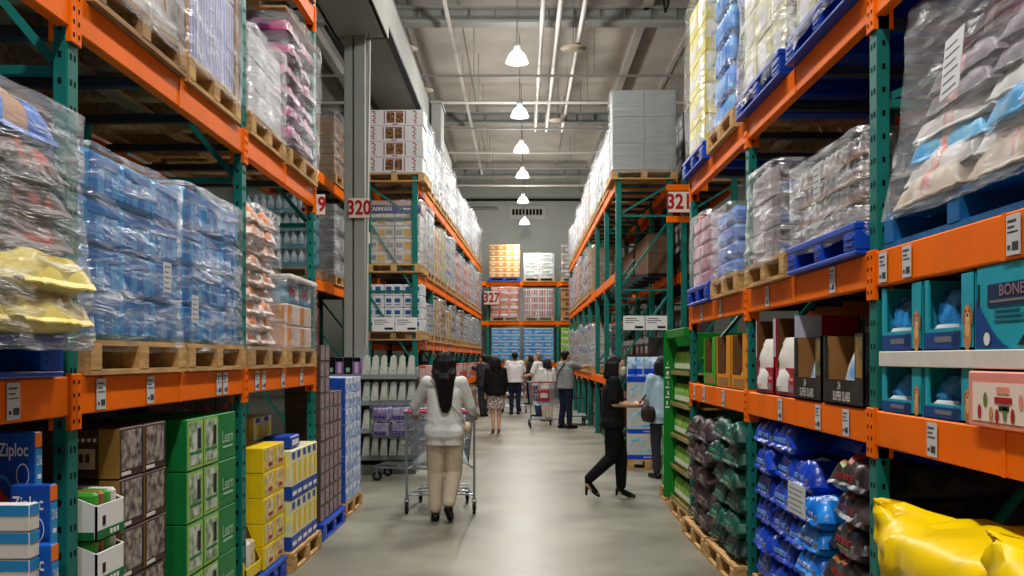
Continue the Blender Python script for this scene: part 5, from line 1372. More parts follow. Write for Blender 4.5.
# low shelf of 320: red and pink display boxes
for i in range(14):
    u0 = .085+i//2*2.24+i%2*1.06
    spawn(('low20', i % 3), [two_tone('shelf_box', crd, cw, cp, 1), two_tone('shelf_box', cp, crd, cw, 0), two_tone('shelf_box', ct_, crd, cw, 0)][i % 3], None, 0, None, None) if False else None
    b3 = [two_tone('red_shelf_box', crd, cw, cp, 1), two_tone('pink_shelf_box', cp, crd, cw, 0), two_tone('tan_shelf_box', ct_, crd, cw, 0)][i % 3]
    grid(('low20', i % 3), b3, F320, u0, u0+1.0, 1.002, 1.002+.42, 2, 1, .4, '%s shelf box low on column side rack, %s stop' % (['red','pink','tan'][i % 3], NTH[i]), 'carton', None, v=.0)
    if i < 14:
        grid(('flo20', i % 2), [two_tone('white_floor_case', cw, cb, cg, 0), two_tone('tan_floor_case', ct_, crd, cw, 0)][i % 2], F320, u0, u0+1.0, .0, .80, 2, 2, .4, '%s carton on the floor under column side rack, %s stop' % (['white','tan'][i % 2], NTH[i]), 'carton', None, v=.02)
# end load of 320 facing the camera
F320E = Frame(-2.10, 16.46, -A320, 1)
far_w = .94
pallet(F320E, -.5, .5, 4.452, 'w', 'wooden pallet under the white cartons with red print', v=-.02, d=1.05)
def redprint(w,d,h):
    b = MB(); D_=(w,d,h); b.cbox(-w/2,0,0,w/2,d,h,mat('carton_bright_white',(230,228,228),.5),.006)
    fr2 = mat('print_violet',(150,60,96),.5); sn = mat('print_snack',(150,104,58),.5,var=.7,vscale=30,col2=(60,34,26))
    for x in (-w*.19, w*.18): b.patch('f',x-.008,h*.1,x+.008,h*.92,fr2,D_)
    b.patch('f',-w*.15,h*.16,-w*.01,h*.84,sn,D_); b.patch('f',w*.01,h*.16,w*.14,h*.84,sn,D_); b.patch('f',-w*.15,h*.86,w*.14,h*.92,fr2,D_); b.patch('f',-w*.05,h*.04,w*.05,h*.1,fr2,D_)
    for xc in (-w*.36, w*.36):
        for q,(a,c) in enumerate(((-.02,.9),(.012,.78),(-.008,.62),(.01,.48),(-.015,.34),(.005,.2))): b.patch('f',xc+a-.022,h*c-.014,xc+a+.022-.01*(q%2),h*c+.006,red_print,D_,.003)
    return obj('snack_case', b)
for r_ in range(4): spawn('rp', lambda: redprint(far_w,.5,.256), F320E.pos(fr_.uniform(-.012,.012),0,4.600+r_*.26), F320E.th, 'white carton with red print and snack picture, column rack end, %s' % rowname(r_,4), 'carton', 'white cartons with red print on column side rack')
pallet(F320E, -.46, .44, 2.957, 'w', 'wooden pallet under the load with the navy printed band', v=-.02, d=1.05)
tw = mat('pack_taiwan', (186,182,176), .4, var=.35, vscale=9, col2=(226,220,210)); tn = mat('band_navy', (26,48,130), .45); ty = mat('fruit_yellow', (214,170,70), .5, var=.3)
def tpack(w,d,h):
    b = MB(); D_=(w,d,h); b.cbox(-w/2,0,0,w/2,d,h,tw,.012); b.patch('f',-w*.14,h*.15,w*.14,h*.75,ty,D_); b.patch('f',-w*.45,h*.3,-w*.2,h*.7,cgy,D_); b.patch('f',w*.2,h*.3,w*.45,h*.7,cgy,D_); return obj('fruit_pack', b)
for r_ in range(4):
    for c in range(2): spawn('tp2', lambda: tpack(.42,.45,.205), F320E.pos(-.225+c*.43,.06,3.105+r_*.21), F320E.th, 'grey and yellow pack under the navy band, column rack end, %s, %s' % (rowname(r_,4), ['column side','aisle side'][c]), 'pack', 'packs under the navy band')
def band(w,d,h):
    b = MB(); D_=(w,d,h); b.cbox(-w/2,0,0,w/2,d,h,mat('lid_tan',(190,160,140),.6),.006); b.patch('f',-w*.5,.0,w*.5,h*.62,tn,D_); b.text('TAIWAN','f',-w*.26,h*.30,.10,white,D_,.95,t=.004)
    for q in range(5): b.patch('f',w*.1+q*w*.07,h*.24,w*.15+q*w*.07,h*.38,white,D_,.003)
    return obj('printed_lid', b)
spawn('bn', lambda: band(.88,.5,.20), F320E.pos(-.01,.05,3.95), F320E.th, 'printed lid with a navy band and white lettering on the column rack end load', 'lid')
wrap(F320E, -.47, .45, 3.10, 4.16, 'stretch film around the load with the navy band', film_c, v=.03, d=.6, bulge=.012)
pallet(F320E, -.5, .46, 1.842, 'w', 'wooden pallet under the white and blue packs at the column rack end', v=-.02, d=1.05)
wbp = mat('pack_white_blue', (218,222,226), .4, var=.15); wbs = mat('pack_blue_label', (40,86,150), .4)
def wpack(w,d,h):
    b = MB(); D_=(w,d,h); b.cbox(-w/2,0,0,w/2,d,h,wbp,.01)
    for q in range(2): b.patch('f',-w*.4+q*w*.45,h*.45,-w*.12+q*w*.45,h*.8,wbs,D_); b.patch('f',-w*.4+q*w*.45,h*.2,-w*.12+q*w*.45,h*.32,cgy,D_)
    return obj('tissue_pack', b)
for r_ in range(4):
    for c in range(3): spawn('wp', lambda: wpack(.315,.45,.192), F320E.pos(-.34+c*.32,.05,1.99+r_*.195), F320E.th, 'white pack with blue label, column rack end, %s, %s from the column' % (rowname(r_,4), NTH[c]), 'pack', 'white and blue packs at column rack end')
def sign_card(name, w, h, loc, rz, label, cat, group=None):
    b = MB(); b.box(-w/2,-.004,0,w/2,.004,h,white)
    for q,(a,c,z,t) in enumerate(((.08,.6,.78,.05),(.08,.75,.64,.04),(.08,.5,.5,.04),(.55,.93,.12,.16))): b.box(-w/2+a*w,-.0055,z*h,-w/2+c*w,-.003,(z+t)*h,ink)
    return tag(obj(name, b, None, loc, rz), label, cat, group)
for c in range(2):
    sign_card('price_sign', .36, .23, (-2.27+c*.375, 16.38, 1.985), 0, 'white price sign hung on the column rack end frame, %s' % ['column side','aisle side'][c], 'price sign', 'price signs')
    sign_card('price_sign', .345, .23, (1.80+c*.36, 16.08, 2.0), 0, 'white price sign hung on the open bay rack end frame, %s' % ['aisle side','outer side'][c], 'price sign', 'price signs')
b = MB(); b.cbox(-.07,-.05,0,.07,.0,.19,white,.008); b.patch('f',-.04,.05,.04,.07,ink,(.14,.05,.19)); tag(obj('electric_box', b, None, (-2.56,16.42,3.42)), 'small white box fixed to the column rack end post', 'electric box')
# open bay rack end load
F321E = Frame(1.97, 16.1, 0, 1)
pallet(F321E, -.53, .53, 4.432, 'w', 'wooden pallet under the plain grey cartons', v=.0, d=1.05)
gxc = mat('carton_plain_grey', (176,184,182), .55, var=.04)
for r_ in range(3):
    for c in range(2): spawn('gx', lambda: plain('plain_carton', gxc)(.505,.5,.425), F321E.pos(-.255+c*.51,.0,4.58+r_*.428), 0, 'plain grey carton on the open bay rack end, %s, %s' % (rowname(r_,3), ['aisle side','outer side'][c]), 'carton', 'plain grey cartons on open bay rack')
wrap(F321E, -.53, .52, 4.57, 5.87, 'stretch film around the plain grey cartons', film_c, v=-.012, d=.56, bulge=.006)
for i, k in enumerate([0,6,0,4,2,0,3,0,3,0,4,0,0]):
    u0 = .085+(i+1)//2*2.24+(i+1)%2*1.06
    far_load(F321, u0, u0+1.02, 4.432, 5.72-fr_.uniform(0,.25)-(.0 if i < 5 else .1), k, 'open bay rack top beam, %s load' % NTH[i])
for i, k in enumerate([2,6,0,2,1,3,0,4,3]):
    u0 = .085+(i+5)//2*2.24+(i+5)%2*1.06
    far_load(F321, u0, u0+1.02, 2.942, 4.15-fr_.uniform(0,.25), k, 'open bay rack middle beam, %s load' % NTH[i])
for i, k in enumerate([4,0,4,4,0,3,0,4,1]):
    u0 = .085+(i+5)//2*2.24+(i+5)%2*1.06
    far_load(F321, u0, u0+1.02, 1.222, 2.7-fr_.uniform(.3,.5), k, 'open bay rack low beam, %s load' % NTH[i], nr=2)
for i in range(7):
    grid(('low21', i % 2), [two_tone('red_floor_case', mat('floor_case_red',(84,40,38),.6,var=.2), cgy, cdk, 1), two_tone('cream_floor_case', mat('floor_case_brown',(96,78,62),.6,var=.2), cdk, cgy, 0)][i % 2], F321, .2+i*2.24, 2.1+i*2.24, 0, .9, 4, 3, .4, '%s carton under the open bay rack, %s bay' % (['dark red','brown'][i % 2], NTH[i]), 'carton', None, v=.1)
# stock inside the open bays of 321, at the back
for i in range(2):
    grid(('bk21', 0), two_tone('tan_stock_case', mat('stock_shaded_tan',(96,72,54),.6,var=.2), kraft_d, None, 2), F321, .2+i*2.24, 2.1+i*2.24, 2.942, 3.6, 3, 2, .35, 'tan carton deep in the open bay rack, %s bay' % NTH[i], 'carton', None, v=.55)  # tan dimmed in its base colour to put in the shade of the bays
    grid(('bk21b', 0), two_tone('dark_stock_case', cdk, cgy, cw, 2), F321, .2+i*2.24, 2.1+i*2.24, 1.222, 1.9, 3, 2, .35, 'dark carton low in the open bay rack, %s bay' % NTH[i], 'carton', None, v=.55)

# ================================================================== end rack against the far wall
def wpx(px): return (px-522)*.038
def end_load(u0, u1, h, top, builder, key, desc, nc, nr, pk, film_=film_m, v=-.05, cat='carton', tilt=0):
    pt = pallet(FE, u0-.02, u1+.02, h, pk, 'pallet under the %ss' % desc, v=v, far=True)
    grid(key, builder, FE, u0, u1, pt, top, nc, nr, .5, desc, cat, desc+'s', v=v)
    if film_: wrap(FE, u0-.01, u1+.01, pt, top+.015, 'stretch film around the %ss' % desc, film_, v=v-.02, d=.6, bulge=.015)
end_load(-1.25, -.08, 4.452, 5.86, two_tone('brown_case', mat('case_brown',(190,134,76),.6,var=.08), mat('case_label',(214,190,150),.6), None, 2), 'eb', 'brown carton with pale label on the far wall rack', 4, 6, 'b', None)
end_load(.06, 1.24, 4.452, 5.52, two_tone('white_wrapped_case', cw, cgy, cg, 0), 'ew', 'white carton with grey print on the far wall rack', 2, 3, 'w', film_h)
end_load(1.48, 2.6, 4.452, 5.86, two_tone('taupe_case', mat('case_taupe',(140,118,100),.6,var=.1), cw, None, 2), 'et', 'taupe carton on the far wall rack', 2, 4, 'w', film_c)
end_load(-1.20, -.12, 2.957, 4.24, two_tone('red_orange_case', mat('case_coral',(220,92,66),.5,var=.2), cw, cy, 0), 'er', 'coral carton with white print on the far wall rack', 3, 4, 'w', film_c)
end_load(.06, 1.2, 2.957, 4.16, two_tone('dotted_case', cw, crd, cdk, 1), 'ed', 'white carton with red spots on the far wall rack', 4, 4, 'w', film_c)
end_load(1.48, 2.6, 2.957, 4.2, two_tone('tan_wall_case', mat('case_light_brown',(186,136,86),.6,var=.1), kraft_d, None, 2), 'ebr', 'light brown carton on the far wall rack', 2, 3, 'w', None)
wtr = mat('water_blue', (40,130,214), .25, var=.5, vscale=7, col2=(120,186,236))
def water(w,d,h):
    b = MB(); D_=(w,d,h); b.cbox(-w/2,.01,0,w/2,d,h*.8,wtr,.01); b.box(-w/2,0,h*.78,w/2,d,h*.98,cw); b.patch('f',-w*.3,h*.3,w*.25,h*.45,cw,D_,.0); return obj('water_case', b)
end_load(-1.16, -.08, 1.352, 2.70, water, 'wa1', 'blue water case, far wall rack, stack nearer the 327 sign', 3, 5, 'w', None, cat='water case')
end_load(.06, 1.2, 1.352, 2.70, water, 'wa2', 'blue water case, far wall rack, middle stack', 3, 5, 'w', None, cat='water case')
end_load(1.48, 2.6, 1.352, 2.70, two_tone('lime_case', mat('case_lime',(150,206,60),.45,var=.25), cw, cg, 0), 'el', 'lime green case on the far wall rack', 3, 5, 'w', None, cat='drink case')
for k, (a, c, m_, n) in enumerate(((-1.2,-.1,cb,'blue'),(.06,1.2,crd,'red'),(1.48,2.6,cw,'white'))):
    end_load(a, c, 0, 1.05, two_tone(n+'_low_case', m_, cw, cdk, 0), ('elow',k), n+' case on the floor of the far wall rack', 3, 3, 'w', None)

# ================================================================== loads seen through the left rack end (rack by the column)
F319E = Frame(-3.30, 13.3, 0, 1)
wtb = mat('bottle_clear_blue', (150,186,206), .15, var=.5, vscale=14, col2=(214,224,228)); wtt = mat('bottle_tray_teal', (60,140,160), .4)
def wcase(w,d,h):
    b = MB(); n=5; r_=w/n/2
    for q in range(n):
        x=-w/2+(q+.5)*w/n; b.lathe([(0,.03),(r_*.95,.03),(r_,h*.5),(r_*.8,h*.7),(r_*.4,h*.85),(r_*.4,h),(0,h)], wtb, (x,r_,0), 10)
    b.box(-w/2,0,0,w/2,d,.06,wtt); b.box(-w/2,.12,.0,w/2,d,h*.9,wtt); return obj('water_case', b)
pt = pallet(F319E, -.52, .52, 2.622, 'd', 'wooden pallet under the water bottle cases behind the green brace', v=.0)
for r_ in range(4):
    for c in range(2): spawn('wc', lambda: wcase(.5,.5,.235), F319E.pos(-.26+c*.51,.02,pt+r_*.24), 0, 'case of clear water bottles behind the green brace, %s, %s' % (rowname(r_,4), ['outer side','aisle side'][c]), 'water case', 'water bottle cases behind the brace')
wrap(F319E, -.53, .53, pt, pt+.98, 'stretch film around the water bottle cases', film_c, v=.0, d=.7, bulge=.015)
pt = pallet(F319E, -.52, .52, 1.302, 'd', 'wooden pallet under the maroon cartons beside the grey column', v=.0)
for r_ in range(3):
    for c in range(2): spawn('mc', lambda: two_tone('maroon_case', mat('case_maroon',(112,32,36),.5,var=.2), cw, cdk, 2)(.5,.5,.26), F319E.pos(-.26+c*.51,.02,pt+r_*.265), 0, 'maroon carton beside the grey column, %s, %s' % (rowname(r_,3), ['outer side','aisle side'][c]), 'carton', 'maroon cartons beside the column')
for i in range(3):
    far_load(F319, [1.15,2.33,3.4][i], [2.15,3.33,4.4][i], 2.622, 3.8, [6,4,2][i], 'rack by the column, lower beam, %s load' % NTH[i])
    far_load(F319, [1.15,2.33,3.4][i], [2.15,3.33,4.4][i], 4.102, 5.1, [2,6,0][i], 'rack by the column, top beam, %s load' % NTH[i])
F321B = Frame(XR+1.06, 16.2, R(-90), -1)  # row added with dark loads so the view behind the open bays goes dark
rack(F321B, [0,2.24,4.48,6.72,8.96], (1.22, 2.94, 4.43), .9, 4.52, 'added pallet rack with dark loads, back to back behind the open bays', detail=False)
for j, (lv, tp) in enumerate(((0,1.0),(1.222,2.5),(2.942,4.1),(4.432,5.6))):
    for i in range(8):
        u0 = .09+i//2*2.24+i%2*1.06
        pt = pallet(F321B, u0, u0+1.0, lv, 'd', 'added worn pallet behind the open bays, %s, %s stop' % (['on the floor','low beam','middle beam','top beam'][j], NTH[i]), v=.02, far=True)
        grid(('b3', (i+j) % 2), [two_tone('dusky_case', mat('shade_dusky',(86,64,56),.6,var=.2), cgy, None, 2), two_tone('slate_case', mat('shade_slate2',(66,68,76),.6,var=.2), cgy, None, 0)][(i+j) % 2], F321B, u0+.02, u0+.98, pt, tp-fr_.uniform(0,.3), 2, 2, .5, 'added dark carton behind the open bays, %s, %s stop' % (['floor','low beam','middle beam','top beam'][j], NTH[i]), 'carton', None, v=.05)
# dark goods added to the back-to-back rows so gaps between front loads stay dark
for fr, lvs, nm, n0 in ((FLB, ((1.482,2.5),(2.957,3.9)), 'behind the blue packs rack', 3), (FRB, ((1.327,2.3),(2.602,3.5)), 'behind the pet food rack', 4)):
    for j, (lv, tp) in enumerate(lvs):
        for i in range(6 if fr is FLB else 7):
            u0 = .69+i//2*2.3+i%2*1.07
            pt = pallet(fr, u0, u0+1.0, lv, 'd', 'added worn pallet %s, %s beam, stop %s' % (nm, ['lower','upper'][j], NTH[i]), v=.02, far=True)
            grid(('bb', (i+j) % 2), [two_tone('brown_filler_case', mat('shade_brown',(92,66,48),.6,var=.2), cgy, None, 2), two_tone('dim_filler_case', mat('shade_slate',(70,72,80),.6,var=.2), cgy, None, 0)][(i+j) % 2], fr, u0+.02, u0+.98, pt, tp-fr_.uniform(0,.3), 2, 2, .5, 'added dark carton %s, %s beam, %s stop' % (nm, ['lower','upper'][j], NTH[i]), 'carton', None, v=.05)

# ================================================================== blue and white box display beside the woman in black
b0 = Frame(1.75, 13.85, R(-4), 1)
pallet(b0, -.30, .30, 0, 'w', 'small wooden pallet under the white boxes with blue waves', v=-.02, d=.6)
wv = mat('wave_blue', (70,170,210), .4, var=.6, vscale=16, col2=(190,224,236)); wbl = mat('strip_blue', (18,70,200), .4)
def wave_box(w,d,h):
    b = MB(); D_=(w,d,h); b.cbox(-w/2,0,0,w/2,d,h,cw,.004); b.patch('f',-w*.5,.002,w*.5,h*.17,wbl,D_); b.patch('f',-w*.12,h*.06,w*.2,h*.1,cw,D_,.003); b.patch('n',.002,.002,d,h*.17,wbl,D_)
    # a curling wave
    vs=[]; n=20
    for i in range(n+1):
        t=i/n; a=R(250)-t*R(300); rx=w*(.20-.05*t); cx=-w*.26; cz=h*.62; x=cx+rx*math.cos(a); z=cz+h*.22*math.sin(a); th=.012+.03*math.sin(t*math.pi)
        vs += [(x,-.003,z),(x+th*math.cos(a)*-1,-.003,z+th*math.sin(a)*-1)]
    b.add(vs,[(2*i,2*i+2,2*i+3,2*i+1) for i in range(n)],wv)
    vs=[]
    for i in range(n+1):
        t=i/n; x=-w*.48+w*.96*t; z=h*(.30-.06*math.sin(t*5)); vs += [(x,-.0035,z),(x,-.0035,z+h*(.02+.09*math.sin(t*math.pi)**2))]
    b.add(vs,[(2*i,2*i+2,2*i+3,2*i+1) for i in range(n)],wv)
    b.patch('f',w*.05,h*.58,w*.32,h*.63,cgy,D_)
    return obj('wave_box', b)
for r_ in range(3): spawn('wv', lambda: wave_box(.56,.5,.355), b0.pos(0,0,.147+r_*.357), b0.th, 'white box with blue wave print behind the woman in black, %s' % rowname(r_,3), 'carton', 'white boxes with blue waves')
b = MB(); b.cbox(-.285,-.005,0,.285,.5,.075,wbl,.004); b.patch('f',-.06,.025,.1,.045,cw,(.57,.5,.075)); tag(obj('blue_tray', b, None, b0.pos(0,0,1.219), b0.th), 'blue cardboard tray topping the white wave boxes', 'tray')
spk = mat('pouch_ice', (206,222,234), .25, var=.4, vscale=9, col2=(110,160,206))
for i in range(5):
    for j in range(2): spawn('spk', lambda: obj('refill_pouch', pouch_mesh(.15,.10,.27,3,spk,wbl)), b0.pos(-.22+i*.11,.10+j*.18,1.295), b0.th+R(fr_.uniform(-40,40)), 'white and blue refill pouch on the blue tray, %s row, %s from the woman' % (['front','back'][j], NTH[i]), 'pouch', 'refill pouches on the blue tray')

# ================================================================== number signs
sred = mat('sign_red', (176,28,38), .5)
def number_sign(txt, w, h, loc, rz, label):
    b = MB(); b.cbox(-w/2,-.006,0,w/2,.006,h,mat('sign_cream',(238,222,206),.5),.002); b.box(-w/2,-.007,0,w/2,-.005,h*.03,sred)
    b.text(txt,'f',0,h*.5,h*.98,sred,(w,.01,h),.82,t=.009); return tag(obj('aisle_sign', b, None, loc, rz), label, 'aisle sign')
number_sign('320', .29, .28, (-2.265,13.90,3.49), 0, 'cream aisle sign with red number 320 on the grey column')
number_sign('319', .19, .175, (-1.765,8.47,2.76), R(4), 'cream aisle sign with red number 319 at the left rack end')
number_sign('321', .34, .33, (2.47,15.70,3.83), 0, 'cream aisle sign with red number 321 on the rack post')
number_sign('327', .55, .5, (-1.15,37.55,3.55), 0, 'cream aisle sign with red number 327 by the far wall')
b = MB(); b.cbox(-.33,0,0,.33,.05,.10,orange,.004); b.cbox(-.33,0,.5,.33,.05,.60,orange,.004); 
tag(obj('sign_bracket', b, None, (2.62,15.84,3.70)), 'orange bracket carrying the 321 sign', 'bracket')
# ================================================================== building shell
def struct(name, b, loc=(0,0,0)):
    o = obj(name, b, None, loc); o['kind'] = 'structure'; return o
def floor_mat():
    m = bpy.data.materials.new('polished_concrete'); m.use_nodes = True; nt = m.node_tree; p = nt.nodes['Principled BSDF']; L = nt.links.new
    tc = nt.nodes.new('ShaderNodeTexCoord')
    n = nt.nodes.new('ShaderNodeTexNoise'); n.inputs['Scale'].default_value = .9; n.inputs['Detail'].default_value = 8; n.inputs['Roughness'].default_value = .6; L(tc.outputs['Object'], n.inputs['Vector'])
    r = nt.nodes.new('ShaderNodeValToRGB'); r.color_ramp.elements[0].position = .35; r.color_ramp.elements[1].position = .68
    r.color_ramp.elements[0].color = lin((118,117,103)); r.color_ramp.elements[1].color = lin((166,163,145)); L(n.outputs['Fac'], r.inputs['Fac'])
    n2 = nt.nodes.new('ShaderNodeTexNoise'); n2.inputs['Scale'].default_value = 60; n2.inputs['Detail'].default_value = 4; L(tc.outputs['Object'], n2.inputs['Vector'])
    mx = nt.nodes.new('ShaderNodeMix'); mx.data_type = 'RGBA'; mx.blend_type = 'MULTIPLY'; mx.inputs[0].default_value = .25
    L(r.outputs['Color'], mx.inputs[6]); L(n2.outputs['Color'], mx.inputs[7]); L(mx.outputs[2], p.inputs['Base Color'])
    mr = nt.nodes.new('ShaderNodeMapRange'); mr.inputs['To Min'].default_value = .26; mr.inputs['To Max'].default_value = .48; L(n.outputs['Fac'], mr.inputs['Value']); L(mr.outputs[0], p.inputs['Roughness'])
    p.inputs['Specular IOR Level'].default_value = .5
    return m
b = MB(); b.box(-12,-6,-.2,12,41.2,0,floor_mat()); struct('floor', b)
b = MB(); jm = mat('floor_joint', (96,94,86), .8)
wallm = mat('wall_paint', (186,190,182), .8, var=.05, vscale=.5)
b = MB(); b.box(-12,41,0,12,41.2,8.6,wallm); struct('wall_back', b)
b = MB(); b.box(-12.2,-6,0,-12,41.2,8.6,wallm); struct('wall_left', b)
b = MB(); b.box(12,-6,0,12.2,41.2,8.6,wallm); struct('wall_right', b)
b = MB(); b.box(-12,-6.2,0,12,-6,8.6,wallm); struct('wall_front', b)
roofm = mat('roof_sheet', (206,200,188), .7, var=.18, vscale=.7); steelg = mat('structural_grey', (164,166,160), .55, var=.06, vscale=1.5); rib = mat('roof_rib', (188,184,174), .6)
b = MB(); b.box(-12,-6,8.6,12,41.2,8.8,roofm)
for i in range(17):
    x = -9.6+i*1.2; b.box(x-.05,-6,8.56,x+.05,41,8.6,roofm)
struct('ceiling', b)
k = 1
for x in (-9.4,-6.2,-4.4,2.45,4.6,7.0,9.4):
    b = MB(); b.cbox(x-.09,-6,8.36,x+.09,41,8.57,rib,.01); struct('trim_%d' % k, b); k += 1
for y in (3.5, 11.5, 19.6, 28.0, 36.2):
    b = MB(); b.box(-12,y-.16,8.36,12,y+.16,8.40,steelg); b.box(-12,y-.16,8.08,12,y+.16,8.13,steelg); b.box(-12,y-.015,8.1,12,y+.015,8.4,steelg)
    for i in range(48): b.box(-12+i*.5-.01,y-.12,8.12,-12+i*.5+.01,y+.12,8.38,steelg)
    struct('trim_%d' % k, b); k += 1
# girder, its deep near section and the column under it
b = MB(); b.box(-2.62,8.0,6.05,-1.90,14.1,6.10,steelg); b.box(-1.93,8,6.05,-1.88,14.1,7.3,steelg); b.box(-2.64,8,6.05,-2.59,14.1,7.3,steelg); b.box(-2.62,8,7.26,-1.9,14.1,7.3,steelg); b.box(-2.6,14.05,6.05,-1.9,14.1,7.3,steelg); struct('beam_near', b)
b = MB(); b.box(-2.75,14.1,6.25,-1.92,27,6.29,steelg); b.box(-1.96,14.1,6.25,-1.90,27,6.85,steelg); b.box(-2.77,14.1,6.25,-2.71,27,6.85,steelg); b.box(-2.75,14.1,6.82,-1.9,27,6.86,steelg)
for x in (-1.93,-2.74): b.box(x-.05,14.1,6.2,x+.05,27,6.25,steel)
struct('beam_far', b)
b = MB(); b.box(-2.46,14.0,0,-2.21,14.04,6.2,steelg); b.box(-2.46,14.36,0,-2.21,14.4,6.2,steelg); b.box(-2.365,14.0,0,-2.34,14.4,6.2,steelg); b.cbox(-2.48,13.94,0,-2.365,14.0,6.06,steelg,.006); b.cbox(-2.345,13.94,0,-2.19,14.0,6.06,steelg,.006); struct('column', b)
b = MB(); b.cyl((-2.17,13.92,1.7),(-2.12,13.92,6.05),.018,rib,8); tag(obj('conduit', b), 'thin pale conduit running up beside the grey column', 'conduit')
b = MB(); b.cbox(-1.87,20.5,5.85,-1.66,21.3,6.8,steelg,.02); b.box(-1.87,20.46,6.76,-1.63,21.34,6.82,steelg); tag(obj('air_duct', b), 'pale square duct end above the rack 320 goods', 'air duct')
# pipes under the roof
pipe = mat('pipe_white', (214,212,204), .45); pipe_g = mat('pipe_grey', (150,150,144), .5)
for x, r_, lb in ((.36,.045,'white pipe nearest the lamps'), (.66,.05,'middle white pipe of the three'), (1.08,.05,'outer white pipe of the three')):
    b = MB(); b.cyl((x,2,7.6),(x,26.6,7.6),r_,pipe,12); b.cyl((x,26.6,7.6),(x,26.6,8.5),r_,pipe,12)
    for y in range(4, 27, 4): b.box(x-.006,y-.015,7.6,x+.006,y+.015,8.55,pipe_g)
    tag(obj('ceiling_pipe', b), lb+', running along the roof', 'pipe', 'white roof pipes')
for i, y in enumerate((16.2,20.8,23.0,25.6,28.6,31.0,34.0)):
    b = MB(); b.cyl((-7.5,y,7.42),(7.5,y,7.42),.028 if i % 2 else .036,pipe_g if i % 2 else pipe,8)
    for x in (-3,-1,1.5,3.6): b.cyl((x,y,7.42),(x,y,8.545),.008,pipe_g,6)
    tag(obj('cross_pipe', b), 'thin pipe crossing under the roof, %s from the near side' % NTH[i], 'pipe', 'cross pipes under the roof')
for x, lb in ((-1.36,'conduit left of the lamps, nearest the lamps'), (-3.4,'conduit above the grey girder')):
    b = MB(); b.box(x-.03,3,7.78,x+.03,34,7.84,pipe)
    for y in range(5,34,3): b.cyl((x,y,7.8),(x,y,8.55),.007,pipe_g,6)
    tag(obj('cable_rail', b), 'pale '+lb, 'cable rail')
# ceiling deflector plates on the cross pipes
for i, (x, y) in enumerate(((-2.25,19.2),(-2.2,22.2),(.98,19.2),(.9,25.0))):
    b = MB(); b.lathe([(0,.05),(.02,.05),(.24,.0),(.25,-.01),(0,.02)], mat('plate_tan',(190,176,152),.6), (x,y,7.5), 16); b.cyl((x,y,7.52),(x,y,8.55),.012,pipe_g,6)
    tag(obj('heater_plate', b), 'round tan plate hanging under the roof, %s' % ['left of the lamps near the cross beam','left of the lamps and farther','beside the white pipes near the cross beam','beside the white pipes and farther'][i], 'ceiling plate', 'round plates under the roof')
b = MB(); b.tube([(1.95,16.5,8.4),(2.15,16.5,8.1),(2.4,16.5,7.9),(2.42,16.5,7.4),(2.36,16.5,7.25),(2.33,16.5,7.5)],.02,rubber,8); tag(obj('hanging_cable', b), 'dark cable hanging in a loop beside the white pipes', 'cable')
# vent on the far wall and pipe band
root = empty('air_vent', (.22,40.98,7.22)); b = MB(); b.box(-.75,-.06,0,.75,0,.55,cw); obj('frame', b, root); b = MB()
for i in range(9): b.box(-.62+i*.14,-.07,.18,-.52+i*.14,-.055,.42,hole)
obj('slats', b, root); tag(root, 'white air vent with dark slots high on the far wall', 'air vent')
for i, (z, x0, x1) in enumerate(((8.0,-7,7),(7.65,-5,-1))):
    b = MB(); b.cyl((x0,40.8,z),(x1,40.8,z),.05,rubber if i == 0 else pipe_g,8)
    for q in range(7):
        x=x0+(x1-x0)*q/6; b.box(x-.02,40.8,z-.02,x+.02,41,z+.02,pipe_g)
    tag(obj('wall_pipe', b), ['dark pipe along the top of the far wall','short grey pipe on the far wall under the dark one'][i], 'pipe')

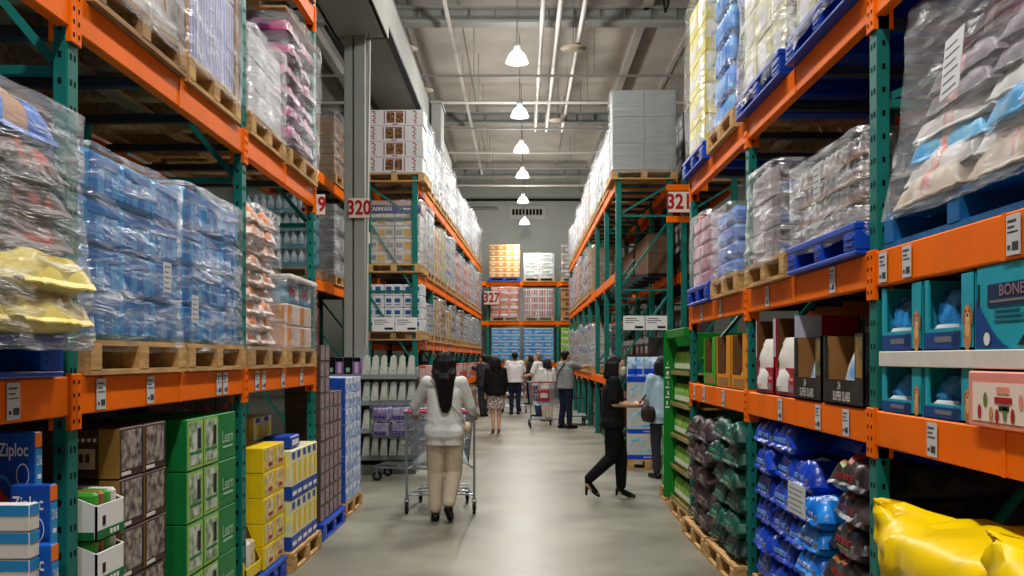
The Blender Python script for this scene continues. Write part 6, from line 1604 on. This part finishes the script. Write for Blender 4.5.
# ================================================================== high bay lamps
def dome_mat():
    m = bpy.data.materials.new('lamp_dome'); m.use_nodes = True; nt = m.node_tree; nt.nodes.clear(); L = nt.links.new
    o = nt.nodes.new('ShaderNodeOutputMaterial'); e = nt.nodes.new('ShaderNodeEmission'); e.inputs['Color'].default_value = (1,.97,.93,1); e.inputs['Strength'].default_value = 3.2
    t = nt.nodes.new('ShaderNodeBsdfTransparent'); x = nt.nodes.new('ShaderNodeMixShader'); x.inputs[0].default_value = .6; L(t.outputs[0], x.inputs[1]); L(e.outputs[0], x.inputs[2]); L(x.outputs[0], o.inputs['Surface']); return m
dm = dome_mat(); house = mat('lamp_housing', (196,196,192), .4)
bulbm = mat('lamp_bulb', (255,246,232), .4, emit=14)
def lamp():
    root = empty('ceiling_lamp')
    b = MB(); b.lathe([(.055,.23),(.10,.20),(.15,.14),(.19,.05),(.205,0)], dm, (0,0,0), 24); obj('lamp_shade', b, root)
    b = MB(); b.lathe([(0,.36),(.05,.36),(.06,.34),(.06,.23),(.0,.22)], house, (0,0,0), 14); obj('housing', b, root)
    b = MB(); b.lathe([(0,.02),(.03,.03),(.045,.08),(.035,.14),(.02,.2),(0,.2)], bulbm, (0,0,0), 12); obj('bulb', b, root)
    b = MB(); b.cyl((0,0,.36),(0,0,2.0),.010,pipe_g,6); obj('rod', b, root)
    return root
LAMPS = [(517,17.8),(519.7,21.8),(521.3,25.5),(522.5,29.1),(523,33.8),(524.5,37.4)]
ld = bpy.data.lights.new('lamp_light','SPOT'); ld.spot_size = R(122); ld.spot_blend = .75; ld.energy = LAMP_W; ld.shadow_soft_size = .16; ld.color = (1,.975,.935)
lg_ = bpy.data.lights.new('lamp_glow','POINT'); lg_.energy = GLOW_W; lg_.shadow_soft_size = .14; lg_.color = ld.color
ls_ = ld.copy(); ls_.energy = SIDE_W
def light_at(x,y,z,l=None):
    for d_ in ((l,) if l else (ld, lg_)):
        o = bpy.data.objects.new('lamp_light', d_); COL.objects.link(o); o.location = (x,y,z)
pos = [((px-522)*D/F, D, 'hanging high bay lamp over the aisle, %s in the row from the near side' % NTH[i]) for i,(px,D) in enumerate(LAMPS)]
for x, y, lb in pos:
    z_ = 6.55 if y > 37 else 6.80
    spawn('lamp', lamp, (x,y,z_), 0, lb, 'ceiling lamp', 'high bay lamps over the aisle'); light_at(x,y,z_-.08)
# the same row goes on above and behind the camera, and over the neighbouring aisles
for y in (13.8, 9.8, 5.8, 1.8, -2.2): light_at(-.1,y,6.72)
for x in (-6.6, 6.4):
    for y in (-2, 5, 12, 19, 26, 33): light_at(x,y,6.5,ls_)
w = bpy.data.worlds.new('world'); sc.world = w; w.use_nodes = True; w.node_tree.nodes['Background'].inputs[0].default_value = (.6,.62,.65,1); w.node_tree.nodes['Background'].inputs[1].default_value = .05

sc.view_settings.view_transform = 'Standard'; sc.view_settings.look = 'None'; sc.view_settings.gamma = 1; sc.view_settings.use_curve_mapping = False
sc.view_settings.exposure = EXPO
sc.cycles.max_bounces = 6; sc.cycles.diffuse_bounces = 2; sc.cycles.glossy_bounces = 3; sc.cycles.transparent_max_bounces = 14; sc.cycles.transmission_bounces = 4
sc.cycles.sample_clamp_indirect = 4; sc.cycles.caustics_reflective = False; sc.cycles.caustics_refractive = False
sc.cycles.use_denoising = True
